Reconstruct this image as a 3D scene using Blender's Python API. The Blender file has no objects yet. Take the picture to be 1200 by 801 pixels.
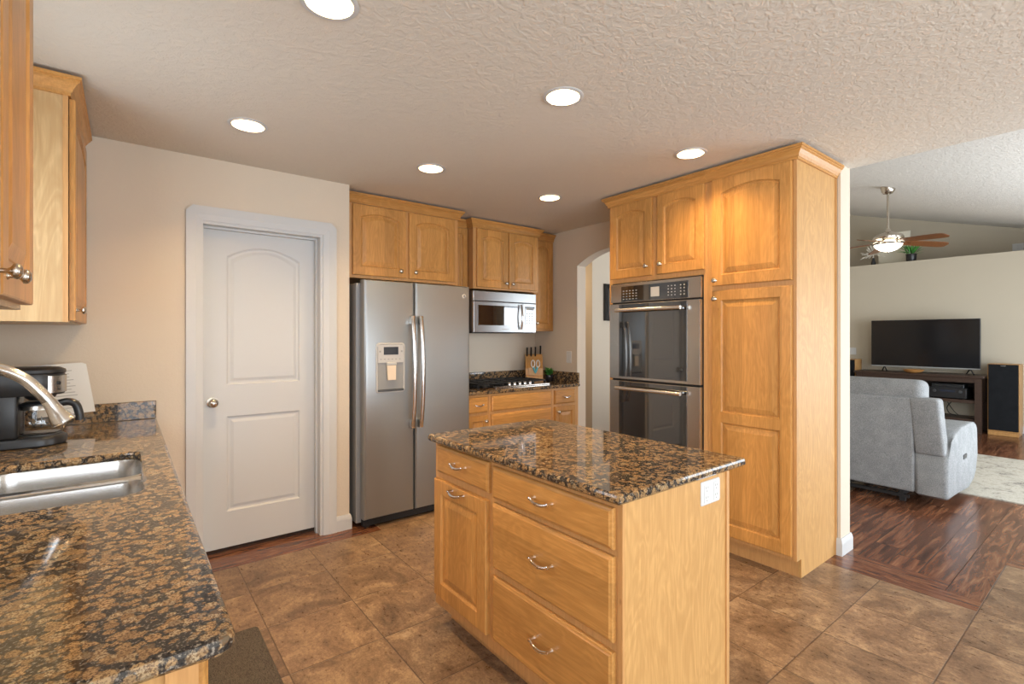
import bpy, bmesh, math, random
from mathutils import Vector, Matrix
random.seed(7)
S = bpy.context.scene
COL = S.collection
R = math.radians

# ------------------------------------------------------------------ camera, world, exposure
YAW, FPX, CAM_H = 0.662, 580.0, 1.364
cam_d = bpy.data.cameras.new('camera')
cam_d.sensor_fit = 'HORIZONTAL'; cam_d.sensor_width = 36.0
cam_d.lens = 36.0 * FPX / 1200.0
cam_d.shift_y = -(400.5 - 394.0) / 1200.0
cam_d.clip_start = 0.02
cam = bpy.data.objects.new('camera', cam_d); COL.objects.link(cam)
cam.location = (0, 0, CAM_H); cam.rotation_euler = (R(90), 0, -YAW)
S.camera = cam
S.view_settings.view_transform = 'Standard'
S.view_settings.look = 'None'
S.view_settings.gamma = 1.0
S.view_settings.use_curve_mapping = False
S.view_settings.exposure = 0.08
w = bpy.data.worlds.new('world'); S.world = w; w.use_nodes = True
w.node_tree.nodes['Background'].inputs[0].default_value = (0.75, 0.87, 1.0, 1)
w.node_tree.nodes['Background'].inputs[1].default_value = 0.3

def area(name, loc, rot, sx, sy, power, col):
    d = bpy.data.lights.new(name, 'AREA'); d.shape = 'RECTANGLE'; d.size = sx; d.size_y = sy
    d.energy = power; d.color = col
    o = bpy.data.objects.new(name, d); COL.objects.link(o); o.location = loc; o.rotation_euler = rot
    return o
DAY = (0.86, 0.93, 1.0)
# daylight through the windows: patio doors behind the camera, living-room windows, the window over the sink, plus an added left fill
area('patio_daylight', (1.6, -3.85, 1.25), (R(90), 0, 0), 3.4, 2.2, 165, DAY)
area('added_left_fill', (-0.58, -1.9, 1.40), (R(90), 0, R(-90)), 2.4, 1.3, 115, DAY)  # unseen fill light added to brighten the left-facing cabinet fronts
area('living_daylight', (6.6, -1.12, 1.15), (R(90), 0, 0), 4.2, 1.7, 190, DAY)
area('sink_window_daylight', (-0.56, 2.165, 1.60), (R(90), 0, R(-90)), 0.95, 0.95, 13, DAY)
area('hall_lamp', (4.14, 4.85, 2.43), (0, 0, 0), 0.3, 0.3, 8, (1.0, .74, .45))
CAN_STRENGTH = 640.0
WARM = (1.0, 0.68, 0.33)

# ------------------------------------------------------------------ mesh helpers
def link_mesh(name, bm, mat, smooth=None):
    bmesh.ops.recalc_face_normals(bm, faces=bm.faces)
    me = bpy.data.meshes.new(name); bm.to_mesh(me); bm.free()
    if smooth:
        for p in me.polygons: p.use_smooth = True
        me.set_sharp_from_angle(angle=R(smooth))
    o = bpy.data.objects.new(name, me); COL.objects.link(o)
    mats = mat if isinstance(mat, (list, tuple)) else [mat]
    for m in mats: me.materials.append(m)
    return o
ORIG = {}
def base_of(o):
    while o.parent: o = o.parent
    return ORIG[o.name]
def tag(o, label=None, cat=None, group=None, kind=None):
    if label: o['label'] = label
    if cat: o['category'] = cat
    if group: o['group'] = group
    if kind: o['kind'] = kind
    return o
def thing(name, label, cat, loc=(0, 0, 0), group=None):
    o = bpy.data.objects.new(name, None); COL.objects.link(o); o.location = loc
    o.empty_display_size = 0.05
    ORIG[o.name] = Vector(loc)
    return tag(o, label, cat, group)
def part(name, bm, mat, parent, smooth=None, label=None):
    bmesh.ops.translate(bm, verts=bm.verts, vec=-base_of(parent))
    o = link_mesh(name, bm, mat, smooth); o.parent = parent
    if label: o['label'] = label
    return o
def solo(name, bm, mat, label, cat, group=None, smooth=None, kind=None):
    vs = [v.co for v in bm.verts]
    loc = Vector(((min(v.x for v in vs) + max(v.x for v in vs)) / 2, (min(v.y for v in vs) + max(v.y for v in vs)) / 2, min(v.z for v in vs)))
    bmesh.ops.translate(bm, verts=bm.verts, vec=-loc)
    o = link_mesh(name, bm, mat, smooth); o.location = loc
    ORIG[o.name] = loc
    return tag(o, label, cat, group, kind)
def struct(name, bm, mat, smooth=None, label=None):
    o = link_mesh(name, bm, mat, smooth); o['kind'] = 'structure'
    ORIG[o.name] = Vector((0, 0, 0))
    if label: o['label'] = label
    return o

def NB(): return bmesh.new()
def merge(bm, t):
    me = bpy.data.meshes.new('tmp'); t.to_mesh(me); t.free(); bm.from_mesh(me); bpy.data.meshes.remove(me)
def box(bm, x0, x1, y0, y1, z0, z1, bev=0, seg=2):
    t = NB()
    bmesh.ops.create_cube(t, size=1)
    for v in t.verts:
        v.co = ((x0 + x1) / 2 + v.co.x * (x1 - x0), (y0 + y1) / 2 + v.co.y * (y1 - y0), (z0 + z1) / 2 + v.co.z * (z1 - z0))
    if bev: bmesh.ops.bevel(t, geom=t.edges[:], offset=bev, segments=seg, affect='EDGES', profile=0.5)
    merge(bm, t); return bm
def B(*a, **k): return box(NB(), *a, **k)
def loops(bm, ls, close=True, cap0=False, cap1=False):
    """loft between loops of equal length"""
    vs = [[bm.verts.new(p) for p in l] for l in ls]
    n = len(ls[0])
    for a, b in zip(vs, vs[1:]):
        for i in range(n if close else n - 1):
            j = (i + 1) % n
            try: bm.faces.new((a[i], a[j], b[j], b[i]))
            except ValueError: pass
    if cap0: bm.faces.new(vs[0])
    if cap1: bm.faces.new(vs[-1])
    return bm
def lathe(bm, c, prof, axis=(0, 0, 1), n=24, cap0=True, cap1=True):
    ax = Vector(axis).normalized(); q = Vector((0, 0, 1)).rotation_difference(ax); c = Vector(c)
    ls = []
    for r, h in prof:
        ls.append([c + q @ Vector((r * math.cos(2 * math.pi * i / n), r * math.sin(2 * math.pi * i / n), h)) for i in range(n)])
    return loops(bm, ls, True, cap0, cap1)
def tube(bm, pts, r, n=10, flat=1.0, up=None):
    pts = [Vector(p) for p in pts]
    rs = r if isinstance(r, (list, tuple)) else [r] * len(pts)
    ls = []; prev = None
    for i, p in enumerate(pts):
        d = (pts[min(i + 1, len(pts) - 1)] - pts[max(i - 1, 0)]).normalized()
        if prev is None:
            ref = Vector(up) if up else (Vector((0, 0, 1)) if abs(d.z) < .9 else Vector((1, 0, 0)))
            a = (ref - d * ref.dot(d)).normalized()
        else:
            a = (prev - d * prev.dot(d)).normalized()
        prev = a; b = d.cross(a)
        ls.append([p + a * (rs[i] * flat * math.cos(2 * math.pi * k / n)) + b * (rs[i] * math.sin(2 * math.pi * k / n)) for k in range(n)])
    return loops(bm, ls, True, True, True)
def smooth_path(pts, k=6):
    pts = [Vector(p) for p in pts]; out = []
    for i in range(len(pts) - 1):
        p0 = pts[max(i - 1, 0)]; p1 = pts[i]; p2 = pts[i + 1]; p3 = pts[min(i + 2, len(pts) - 1)]
        for j in range(k):
            t = j / k
            out.append(0.5 * ((2 * p1) + (p2 - p0) * t + (2 * p0 - 5 * p1 + 4 * p2 - p3) * t * t + (3 * p1 - p0 - 3 * p2 + p3) * t ** 3))
    out.append(pts[-1]); return out
def prism(bm, poly, f, a, b):
    """poly: list of 2D points, f(u,v,w)->xyz, extruded w from a to b"""
    return loops(bm, [[f(u, v, a) for u, v in poly], [f(u, v, b) for u, v in poly]], True, True, True)
def offset(poly, d):
    """inset a CCW polygon by d"""
    n = len(poly); out = []
    for i in range(n):
        p0 = Vector(poly[i - 1]); p1 = Vector(poly[i]); p2 = Vector(poly[(i + 1) % n])
        e1 = (p1 - p0).normalized(); e2 = (p2 - p1).normalized()
        n1 = Vector((-e1.y, e1.x)); n2 = Vector((-e2.y, e2.x))
        m = n1 + n2; k = m.dot(n1)
        out.append(tuple(p1 + m * (d / max(k, .2))))
    return out
def rrect(x0, x1, y0, y1, r, n=6):
    rs = r if isinstance(r, (list, tuple)) else (r,) * 4      # bl, br, tr, tl
    out = []
    for (cx, cy, a0), rr in zip(((x0, y0, 180), (x1, y0, 270), (x1, y1, 0), (x0, y1, 90)), rs):
        sx = 1 if cx == x0 else -1; sy = 1 if cy == y0 else -1
        if rr <= 0: out.append((cx, cy)); continue
        for k in range(n + 1):
            a = R(a0 + 90 * k / n)
            out.append((cx + sx * rr + rr * math.cos(a), cy + sy * rr + rr * math.sin(a)))
    return out
def slab(bm, outer, holes, z0, z1, ease=0.004):
    """horizontal slab with eased edges and holes (all CCW)"""
    def ring(poly, sgn):
        prof = [(ease * 1.3, z1), (ease * .4, z1 - ease * .4), (0, z1 - ease * 1.3), (0, z0 + ease), (ease, z0)]
        vs = [[bm.verts.new((x, y, z)) for x, y in offset(poly, sgn * d)] for d, z in prof]
        n = len(poly)
        for a, b in zip(vs, vs[1:]):
            for i in range(n): bm.faces.new((a[i], a[(i + 1) % n], b[(i + 1) % n], b[i]))
        return vs[0], vs[-1]
    tops, bots = [], []
    for p, s in [(outer, 1)] + [(h, -1) for h in holes]:
        t, b = ring(p, s); tops.append(t); bots.append(b)
    for g in (tops, bots):
        es = []
        for l in g:
            for i in range(len(l)):
                e = bm.edges.get((l[i], l[(i + 1) % len(l)])) or bm.edges.new((l[i], l[(i + 1) % len(l)]))
                es.append(e)
        bmesh.ops.triangle_fill(bm, use_beauty=True, edges=es)
    return bm
def sweep(bm, path, prof, closed=False):
    """sweep a profile [(out,z)] along a plan path, out = to the right of travel; mitred corners"""
    P = [Vector(p) for p in path]; ls = []
    for i, p in enumerate(P):
        e1 = (P[i] - P[i - 1]).normalized() if i > 0 else None
        e2 = (P[i + 1] - P[i]).normalized() if i < len(P) - 1 else None
        n1 = Vector((e1.y, -e1.x)) if e1 else None; n2 = Vector((e2.y, -e2.x)) if e2 else None
        if n1 is None: m = n2
        elif n2 is None: m = n1
        else:
            m = n1 + n2; m = m / m.dot(n1)
        ls.append([(p.x + m.x * o, p.y + m.y * o, z) for o, z in prof])
    return loops(bm, ls, True, True, True)

# faces of furniture: u runs along the wall, v is height, w is how far it stands proud
def face_nx(X): return lambda u, v, w: Vector((X - w, u, v))
def face_px(X): return lambda u, v, w: Vector((X + w, u, v))
def face_ny(Y): return lambda u, v, w: Vector((u, Y - w, v))

def shape(u0, u1, v0, v1, rise, d, K=14):
    a, b, lo, hi = u0 + d, u1 - d, v0 + d, v1 - d
    pts = [(a, lo), (b, lo), (b, hi)]
    for k in range(1, K):
        s = 1 - 2 * k / K
        pts.append(((a + b) / 2 + s * (b - a) / 2, hi + rise * (1 - s * s)))
    pts.append((a, hi)); return pts
def rectloop(u0, u1, v0, v1, K=14):
    pts = [(u0, v0), (u1, v0), (u1, v1)]
    for k in range(1, K): pts.append((u1 + (u0 - u1) * k / K, v1))
    pts.append((u0, v1)); return pts
CAB_PROF = [(0, 0), (.002, -.0045), (.006, -.0100), (.010, -.0115), (.0135, -.0115), (.016, -.0085), (.044, -.001)]
DOOR_PROF = [(0, 0), (.004, -.003), (.010, -.008), (.018, -.009), (.022, -.009), (.040, -.004)]
def panel_door(F, u0, u1, v0, v1, t, panels, prof=CAB_PROF, edge=.005):
    bm = NB(); e = edge
    loops(bm, [[F(u, v, 0) for u, v in rectloop(u0, u1, v0, v1)],
               [F(u, v, t - e) for u, v in rectloop(u0, u1, v0, v1)],
               [F(u, v, t - e * .3) for u, v in rectloop(u0 + e * .3, u1 - e * .3, v0 + e * .3, v1 - e * .3)],
               [F(u, v, t) for u, v in rectloop(u0 + e, u1 - e, v0 + e, v1 - e)]], True, True, False)
    cuts = [v0 + e]
    for p, q in zip(panels, panels[1:]): cuts.append((p[3] + p[4] + q[2]) / 2)
    cuts.append(v1 - e)
    for (a, b, lo, hi, rise), c0, c1 in zip(panels, cuts, cuts[1:]):
        ls = [[F(u, v, t) for u, v in rectloop(u0 + e, u1 - e, c0, c1)]]
        for d, h in prof: ls.append([F(u, v, t + h) for u, v in shape(a, b, lo, hi, rise, d)])
        loops(bm, ls, True, False, True)
    bmesh.ops.remove_doubles(bm, verts=bm.verts, dist=.00005)
    return bm
def cab_door(F, u0, u1, v0, v1, rise=0.0, rail=.058, t=.02, split=None):
    if split:
        pan = [(u0 + rail, u1 - rail, v0 + rail + .01, split - rail / 2, 0), (u0 + rail, u1 - rail, split + rail / 2, v1 - rail, 0)]
    else:
        top = v1 - rail - rise
        pan = [(u0 + rail, u1 - rail, v0 + rail + .005, top, rise)]
    return panel_door(F, u0, u1, v0, v1, t, pan)
def drawer_front(F, u0, u1, v0, v1, t=.02):
    bm = NB(); pr = [(0, 0), (0, t - .009), (.003, t - .005), (.008, t - .003), (.012, t)]
    ls = [[F(u, v, w_) for u, v in [(u0 + d, v0 + d), (u1 - d, v0 + d), (u1 - d, v1 - d), (u0 + d, v1 - d)]] for d, w_ in pr]
    return loops(bm, ls, True, True, True)
def knob_bm(F, u, v, w0, s=1.0):
    a = F(u, v, w0); ax = F(u, v, 1) - F(u, v, 0)
    return lathe(NB(), a, [(.009 * s, 0), (.008 * s, .002), (.0055 * s, .004), (.005 * s, .013), (.008 * s, .017), (.0155 * s, .021), (.0165 * s, .025), (.014 * s, .029), (.008 * s, .032), (.001, .0325)], ax, 18)
def pull_bm(F, u, v, w0, half=.05):
    bm = NB()
    for s in (-1, 1):
        lathe(bm, F(u + s * half, v + .004, w0), [(.007, 0), (.006, .004), (.0045, .012), (.006, .02), (.006, .026), (.002, .029)], F(0, 0, 1) - F(0, 0, 0), 12)
    pts = [F(u + half * c, v + .004 - .010 * (1 - c * c), w0 + .021 + .006 * (1 - c * c)) for c in [k / 8 - 1 for k in range(17)]]
    tube(bm, pts, [.0045 + .0025 * (1 - abs(k / 8 - 1)) ** .7 for k in range(17)], 10)
    return bm

# ------------------------------------------------------------------ materials
def mat(name, rgb=(.5, .5, .5), rough=.5, metal=0.0, spec=None, coat=0.0):
    m = bpy.data.materials.new(name); m.use_nodes = True
    b = m.node_tree.nodes['Principled BSDF']
    b.inputs['Base Color'].default_value = (*rgb, 1); b.inputs['Roughness'].default_value = rough
    b.inputs['Metallic'].default_value = metal
    if spec is not None: b.inputs['Specular IOR Level'].default_value = spec
    if coat: b.inputs['Coat Weight'].default_value = coat
    return m
class G:
    """tiny node-graph builder"""
    def __init__(s, m): s.m = m; s.t = m.node_tree; s.N = s.t.nodes; s.L = s.t.links; s.bsdf = s.N['Principled BSDF']
    def n(s, ty, **k):
        x = s.N.new(ty)
        for a, v in k.items(): setattr(x, a, v)
        return x
    def set(s, node, **k):
        for a, v in k.items():
            i = node.inputs[a.replace('_', ' ')]
            if hasattr(v, 'is_output'): s.L.new(v, i)
            else: i.default_value = v
        return node
    def math(s, op, a, b=None, c=None):
        x = s.n('ShaderNodeMath', operation=op)
        for i, v in enumerate((a, b, c)):
            if v is None: continue
            if hasattr(v, 'is_output'): s.L.new(v, x.inputs[i])
            else: x.inputs[i].default_value = v
        return x.outputs[0]
    def coord(s, kind='Object'):
        if kind == 'Position': return s.n('ShaderNodeNewGeometry').outputs['Position']
        return s.n('ShaderNodeTexCoord').outputs[kind]
    def mapping(s, vec, scale, loc=(0, 0, 0)):
        x = s.n('ShaderNodeMapping'); s.L.new(vec, x.inputs['Vector']); x.inputs['Scale'].default_value = scale
        x.inputs['Location'].default_value = loc
        return x.outputs[0]
    def noise(s, vec, scale, detail=4, rough=.55, dist=0.0, out='Fac'):
        x = s.n('ShaderNodeTexNoise'); s.L.new(vec, x.inputs['Vector'])
        x.inputs['Scale'].default_value = scale; x.inputs['Detail'].default_value = detail
        x.inputs['Roughness'].default_value = rough; x.inputs['Distortion'].default_value = dist
        return x.outputs[out]
    def voronoi(s, vec, scale, feature='F1', out='Distance', rnd=1.0):
        x = s.n('ShaderNodeTexVoronoi', feature=feature); s.L.new(vec, x.inputs['Vector'])
        x.inputs['Scale'].default_value = scale; x.inputs['Randomness'].default_value = rnd
        return x.outputs[out]
    def ramp(s, fac, stops, interp='LINEAR'):
        x = s.n('ShaderNodeValToRGB'); s.L.new(fac, x.inputs[0]); e = x.color_ramp.elements; x.color_ramp.interpolation = interp
        while len(e) < len(stops): e.new(.5)
        for k, (p, c) in zip(e, stops): k.position = p; k.color = (*c, 1) if len(c) == 3 else c
        return x.outputs[0]
    def mix(s, fac, a, b, blend='MIX'):
        x = s.n('ShaderNodeMix', data_type='RGBA', blend_type=blend)
        for i, v in ((0, fac), (6, a), (7, b)):
            if hasattr(v, 'is_output'): s.L.new(v, x.inputs[i])
            else: x.inputs[i].default_value = v if i == 0 else (*v, 1)
        return x.outputs[2]
    def xyz(s, vec):
        x = s.n('ShaderNodeSeparateXYZ'); s.L.new(vec, x.inputs[0]); return x.outputs
    def comb(s, a, b, c):
        x = s.n('ShaderNodeCombineXYZ')
        for i, v in enumerate((a, b, c)):
            if hasattr(v, 'is_output'): s.L.new(v, x.inputs[i])
            else: x.inputs[i].default_value = v
        return x.outputs[0]
    def color(s, c): s.L.new(c, s.bsdf.inputs['Base Color'])
    def rough(s, c): s.L.new(c, s.bsdf.inputs['Roughness'])
    def bump(s, h, strength=.3, dist=.01):
        x = s.n('ShaderNodeBump'); x.inputs['Strength'].default_value = strength; x.inputs['Distance'].default_value = dist
        s.L.new(h, x.inputs['Height']); s.L.new(x.outputs[0], s.bsdf.inputs['Normal'])

def wood(name, grain, light=(.56, .285, .085), dark=(.385, .17, .040), strips=True, figure=.5, rough=.34):
    m = mat(name, light, rough, spec=.4); g = G(m)
    p = g.coord('Object')
    rnd = g.n('ShaderNodeObjectInfo').outputs['Random']
    off = g.comb(g.math('MULTIPLY', rnd, 7.0), g.math('MULTIPLY', rnd, 3.0), g.math('MULTIPLY', rnd, 5.0))
    va = g.n('ShaderNodeVectorMath', operation='ADD'); g.L.new(p, va.inputs[0]); g.L.new(off, va.inputs[1]); p = va.outputs[0]
    st = {'x': (1, 14, 14), 'y': (14, 1, 14), 'z': (14, 14, 1)}[grain]
    fine = g.noise(g.mapping(p, tuple(2.2 * k if k > 1 else 1.5 for k in st)), 4.0, 5, .65)
    big = g.noise(g.mapping(p, tuple(k * .16 if k > 1 else .55 for k in st)), 3.0, 3, .5, 1.2)
    rings = g.math('PINGPONG', g.math('MULTIPLY', big, 11.0), .5)
    f = g.math('ADD', g.math('MULTIPLY', fine, .75), g.math('MULTIPLY', rings, figure * .6))
    c = g.ramp(f, [(.25, tuple(k * 1.12 for k in light)), (.5, tuple((a + b) / 2 for a, b in zip(light, dark))), (.75, dark)])
    blot = g.noise(p, 3.0, 2, .5)
    c = g.mix(g.math('MULTIPLY', blot, .35), c, tuple(k * 1.15 for k in light))
    if strips:
        x = g.xyz(p); u = g.math('ADD', x[0], x[1]) if grain == 'z' else x[2]
        wn = g.n('ShaderNodeTexWhiteNoise', noise_dimensions='1D'); g.L.new(g.math('FLOOR', g.math('MULTIPLY', u, 13.0)), wn.inputs['W'])
        tone = g.math('MULTIPLY_ADD', wn.outputs['Value'], .26, .85)
        c = g.mix(1.0, c, g.comb(tone, tone, tone), 'MULTIPLY')
    # small dark pin knots
    k = g.voronoi(g.mapping(p, tuple(1.0 if s > 1 else .5 for s in st)), 9.0)
    kn = g.ramp(k, [(.02, (1, 1, 1)), (.06, (0, 0, 0))])
    c = g.mix(g.math('MULTIPLY', kn, .45), c, (.20, .08, .025))
    g.color(c); g.bump(fine, .04, .002)
    return m
WZ = wood('maple_vertical', 'z'); WX = wood('maple_along_x', 'x'); WY = wood('maple_along_y', 'y')
PLY = wood('maple_plywood', 'z', (.55, .315, .115), (.42, .22, .07), False, .7, .50)
FRAME = wood('maple_frame', 'z', (.55, .30, .115), (.42, .205, .07), False, .2)
PLYIN = wood('maple_interior', 'z', (.56, .38, .19), (.46, .28, .12), False, .9)

def granite():
    m = mat('granite', rough=.055, spec=.5); g = G(m); p = g.coord('Position')
    wob = g.noise(p, 40, 3, .5, out='Color')
    va = g.n('ShaderNodeVectorMath', operation='MULTIPLY_ADD'); g.L.new(wob, va.inputs[0]); va.inputs[1].default_value = (.020,) * 3; g.L.new(p, va.inputs[2])
    v = g.voronoi(va.outputs[0], 54)
    cs = g.n('ShaderNodeSeparateColor'); g.L.new(g.voronoi(va.outputs[0], 54, out='Color'), cs.inputs[0])
    tan = g.ramp(cs.outputs[0], [(0, (.45, .29, .14)), (.35, (.37, .235, .11)), (.6, (.29, .18, .085)), (.8, (.45, .34, .20)), (1, (.13, .095, .06))])
    sp = g.noise(p, 240, 3, .65)
    tan = g.mix(g.ramp(sp, [(.44, (1, 1, 1)), (.54, (0, 0, 0))]), tan, (.15, .088, .045))
    big = g.noise(p, 16, 3, .6)
    edge = g.math('ADD', v, g.math('MULTIPLY', g.math('SUBTRACT', g.noise(p, 95, 4, .7), .5), .85))
    edge = g.math('ADD', edge, g.math('MULTIPLY', g.math('SUBTRACT', big, .5), .9))
    dk = g.ramp(edge, [(.47, (0, 0, 0)), (.60, (1, 1, 1))])
    gray = g.ramp(g.noise(p, 170, 3, .65), [(.38, (.014, .013, .013)), (.54, (.045, .036, .029)), (.68, (.30, .26, .21))])
    g.color(g.mix(dk, tan, gray)); return m
GRANITE = granite()

def tile():
    m = mat('slate_tile', rough=.30, spec=.45); g = G(m); p = g.coord('Position'); x = g.xyz(p)
    q = .4025
    gx = g.math('DIVIDE', g.math('SUBTRACT', x[0], .520), q); gy = g.math('DIVIDE', g.math('SUBTRACT', x[1], .517), q)
    def edge(t):
        fr = g.math('FRACT', t); return g.math('MINIMUM', fr, g.math('SUBTRACT', 1.0, fr))
    d = g.math('MULTIPLY', g.math('MINIMUM', edge(gx), edge(gy)), q)
    grout = g.ramp(d, [(.0022, (1, 1, 1)), (.0036, (0, 0, 0))])
    wn = g.n('ShaderNodeTexWhiteNoise', noise_dimensions='2D')
    g.L.new(g.comb(g.math('FLOOR', gx), g.math('FLOOR', gy), 0.0), wn.inputs['Vector'])
    va = g.n('ShaderNodeVectorMath', operation='MULTIPLY_ADD'); g.L.new(wn.outputs['Color'], va.inputs[0]); va.inputs[1].default_value = (9, 9, 9); g.L.new(p, va.inputs[2])
    pp = va.outputs[0]
    n1 = g.noise(pp, 5.5, 8, .72, .7); n2 = g.noise(g.mapping(pp, (2.2, 1, 1)), 26, 6, .75)
    n3 = g.noise(pp, 110, 3, .7)
    f = g.math('ADD', g.math('MULTIPLY', n1, .55), g.math('MULTIPLY', n2, .27)); f = g.math('ADD', f, g.math('MULTIPLY', n3, .18))
    c = g.ramp(f, [(.34, (.075, .044, .027)), (.44, (.155, .092, .052)), (.52, (.25, .158, .092)), (.59, (.38, .255, .145)), (.68, (.52, .40, .26))])
    tone = g.math('MULTIPLY_ADD', wn.outputs['Value'], .22, .9)
    c = g.mix(1.0, c, g.comb(tone, tone, tone), 'MULTIPLY')
    g.color(g.mix(grout, c, (.075, .042, .026)))
    h = g.math('SUBTRACT', g.math('MULTIPLY', n2, .25), grout)
    g.bump(h, .35, .004)
    g.rough(g.math('MULTIPLY_ADD', n2, .30, .16)); return m
TILE = tile()

def planks():
    m = mat('hardwood_planks', rough=.22, spec=.5); g = G(m); p = g.coord('Position'); x = g.xyz(p)
    row = g.math('FLOOR', g.math('DIVIDE', g.math('SUBTRACT', x[1], .520), .147))
    w1 = g.n('ShaderNodeTexWhiteNoise', noise_dimensions='1D'); g.L.new(row, w1.inputs['W'])
    px = g.math('DIVIDE', g.math('ADD', x[0], g.math('MULTIPLY', w1.outputs['Value'], 1.2)), 1.22)
    w2 = g.n('ShaderNodeTexWhiteNoise', noise_dimensions='2D'); g.L.new(g.comb(row, g.math('FLOOR', px), 0.0), w2.inputs['Vector'])
    va = g.n('ShaderNodeVectorMath', operation='MULTIPLY_ADD'); g.L.new(w2.outputs['Color'], va.inputs[0]); va.inputs[1].default_value = (9, 9, 9); g.L.new(p, va.inputs[2])
    n1 = g.noise(g.mapping(va.outputs[0], (.8, 9, 1)), 3.6, 5, .6, .5)
    c = g.ramp(n1, [(.30, (.040, .015, .008)), (.47, (.13, .048, .023)), (.60, (.20, .082, .040)), (.75, (.32, .15, .07))])
    tone = g.math('MULTIPLY_ADD', w2.outputs['Value'], .5, .75)
    c = g.mix(1.0, c, g.comb(tone, tone, tone), 'MULTIPLY')
    fy = g.math('FRACT', g.math('DIVIDE', g.math('SUBTRACT', x[1], .520), .147)); fx = g.math('FRACT', px)
    e = g.math('MINIMUM', g.math('MULTIPLY', g.math('MINIMUM', fy, g.math('SUBTRACT', 1.0, fy)), .147), g.math('MULTIPLY', g.math('MINIMUM', fx, g.math('SUBTRACT', 1.0, fx)), 1.22))
    gap = g.ramp(e, [(.0010, (1, 1, 1)), (.0022, (0, 0, 0))])
    g.color(g.mix(g.math('MULTIPLY', gap, .8), c, (.012, .006, .004))); g.bump(g.math('SUBTRACT', g.math('MULTIPLY', n1, .2), gap), .25, .002)
    return m
PLANK = planks()
def board(name, axis):
    m = mat(name, rough=.22, spec=.5); g = G(m); p = g.coord('Position')
    n1 = g.noise(g.mapping(p, (9, 1.2, 1) if axis == 'y' else (1.2, 9, 1)), 3.2, 6, .7, 1.0)
    g.color(g.ramp(n1, [(.32, (.040, .014, .008)), (.45, (.12, .044, .022)), (.56, (.20, .082, .04)), (.70, (.30, .15, .075))])); return m
BOARDX = board('hardwood_board_x', 'x'); BOARDY = board('hardwood_board_y', 'y')

def plaster(name, rgb, scale, strength, rough=.9):
    m = mat(name, rgb, rough, spec=.15); g = G(m); p = g.coord('Position')
    n = g.noise(p, scale, 4, .6, .8)
    g.bump(g.ramp(n, [(.42, (0, 0, 0)), (.6, (1, 1, 1))]), strength, .004)
    return m
WALL = plaster('wall_paint', (.66, .575, .465), 60, .10)
WALL2 = plaster('living_wall_paint', (.54, .48, .375), 60, .08)
CEIL = plaster('ceiling_texture', (.70, .655, .58), 32, .4)
CEIL2 = plaster('vault_texture', (.84, .82, .77), 22, .5)
WHITE = mat('white_trim_paint', (.575, .58, .575), .38, spec=.35)
WHITEP = mat('white_plastic', (.64, .645, .64), .35)

def brushed(name, rgb, rough, axis):
    m = mat(name, rgb, rough, 1.0); g = G(m); p = g.coord('Object')
    sc = {'x': (2, 90, 90), 'z': (90, 90, 2), 'y': (90, 2, 90)}[axis]
    n = g.noise(g.mapping(p, sc), 8, 3, .6)
    g.rough(g.math('MULTIPLY_ADD', n, .10, rough - .05)); return m
SLATE = brushed('grey_steel_finish', (.34, .355, .36), .36, 'x'); SLATE.node_tree.nodes['Principled BSDF'].inputs['Metallic'].default_value = .7
STEEL = brushed('stainless_steel', (.40, .41, .415), .34, 'x')
STEELV = brushed('stainless_trim', (.52, .49, .45), .24, 'z')
SINKM = brushed('sink_steel', (.68, .68, .67), .24, 'x')
CHROME = mat('chrome', (.82, .82, .82), .08, 1.0)
NICKEL = mat('brushed_nickel', (.58, .53, .46), .24, 1.0)
SATIN = mat('satin_steel', (.76, .76, .75), .2, 1.0)
BLACKG = mat('black_glass', (.006, .006, .007), .04, spec=.6); BLACKG.node_tree.nodes['Principled BSDF'].inputs['IOR'].default_value = 2.1
BLACK = mat('black_plastic', (.016, .016, .017), .35)
BLACKM = mat('matte_black', (.014, .014, .015), .6)
CHARC = mat('charcoal_metal', (.10, .105, .11), .38, .6)
GREYP = mat('grey_plastic', (.30, .30, .29), .4)
LGREY = mat('light_grey_plastic', (.52, .51, .49), .4)
DISPLAY = mat('display_glass', (.03, .035, .05), .1)
LEGEND = mat('printed_legend', (.42, .42, .42), .5)
IRON = mat('cast_iron', (.012, .012, .012), .55)
DKWOOD = wood('espresso_wood', 'y', (.055, .032, .022), (.028, .015, .010), False, .4, .4)
BLOCKW = wood('beech_block', 'z', (.60, .34, .13), (.46, .24, .08), False, .3)
SPKW = wood('oak_veneer', 'z', (.46, .25, .09), (.32, .16, .055), False, .5)
BLADEW = wood('fan_blade_wood', 'x', (.22, .085, .028), (.10, .035, .012), False, .5)
def leafm(name, a, b):
    m = mat(name, a, .5); g = G(m); rn = g.noise(g.coord('Object'), 30, 2)
    g.color(g.ramp(rn, [(.35, a), (.65, b)])); return m
LEAF = leafm('leaf_green', (.03, .17, .025), (.10, .38, .06))
LEAFD = leafm('leaf_dark_green', (.02, .09, .02), (.06, .2, .05))
DRIED = leafm('dried_stems', (.60, .55, .46), (.75, .70, .6))
def glassm():
    m = mat('clear_glass', (1, 1, 1), .0); b = m.node_tree.nodes['Principled BSDF']
    b.inputs['Transmission Weight'].default_value = 1.0; b.inputs['IOR'].default_value = 1.45; return m
GLASS = glassm()
def emit(name, col, strength):
    m = mat(name, (.9, .9, .9), .4); b = m.node_tree.nodes['Principled BSDF']
    b.inputs['Emission Color'].default_value = (*col, 1); b.inputs['Emission Strength'].default_value = strength; return m
REFL = mat('can_reflector', (.16, .14, .11), .5)
CANL = emit('downlight_lamp', WARM, CAN_STRENGTH)
FANL = emit('fan_light_glass', (1.0, .88, .70), 4.0)
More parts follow.
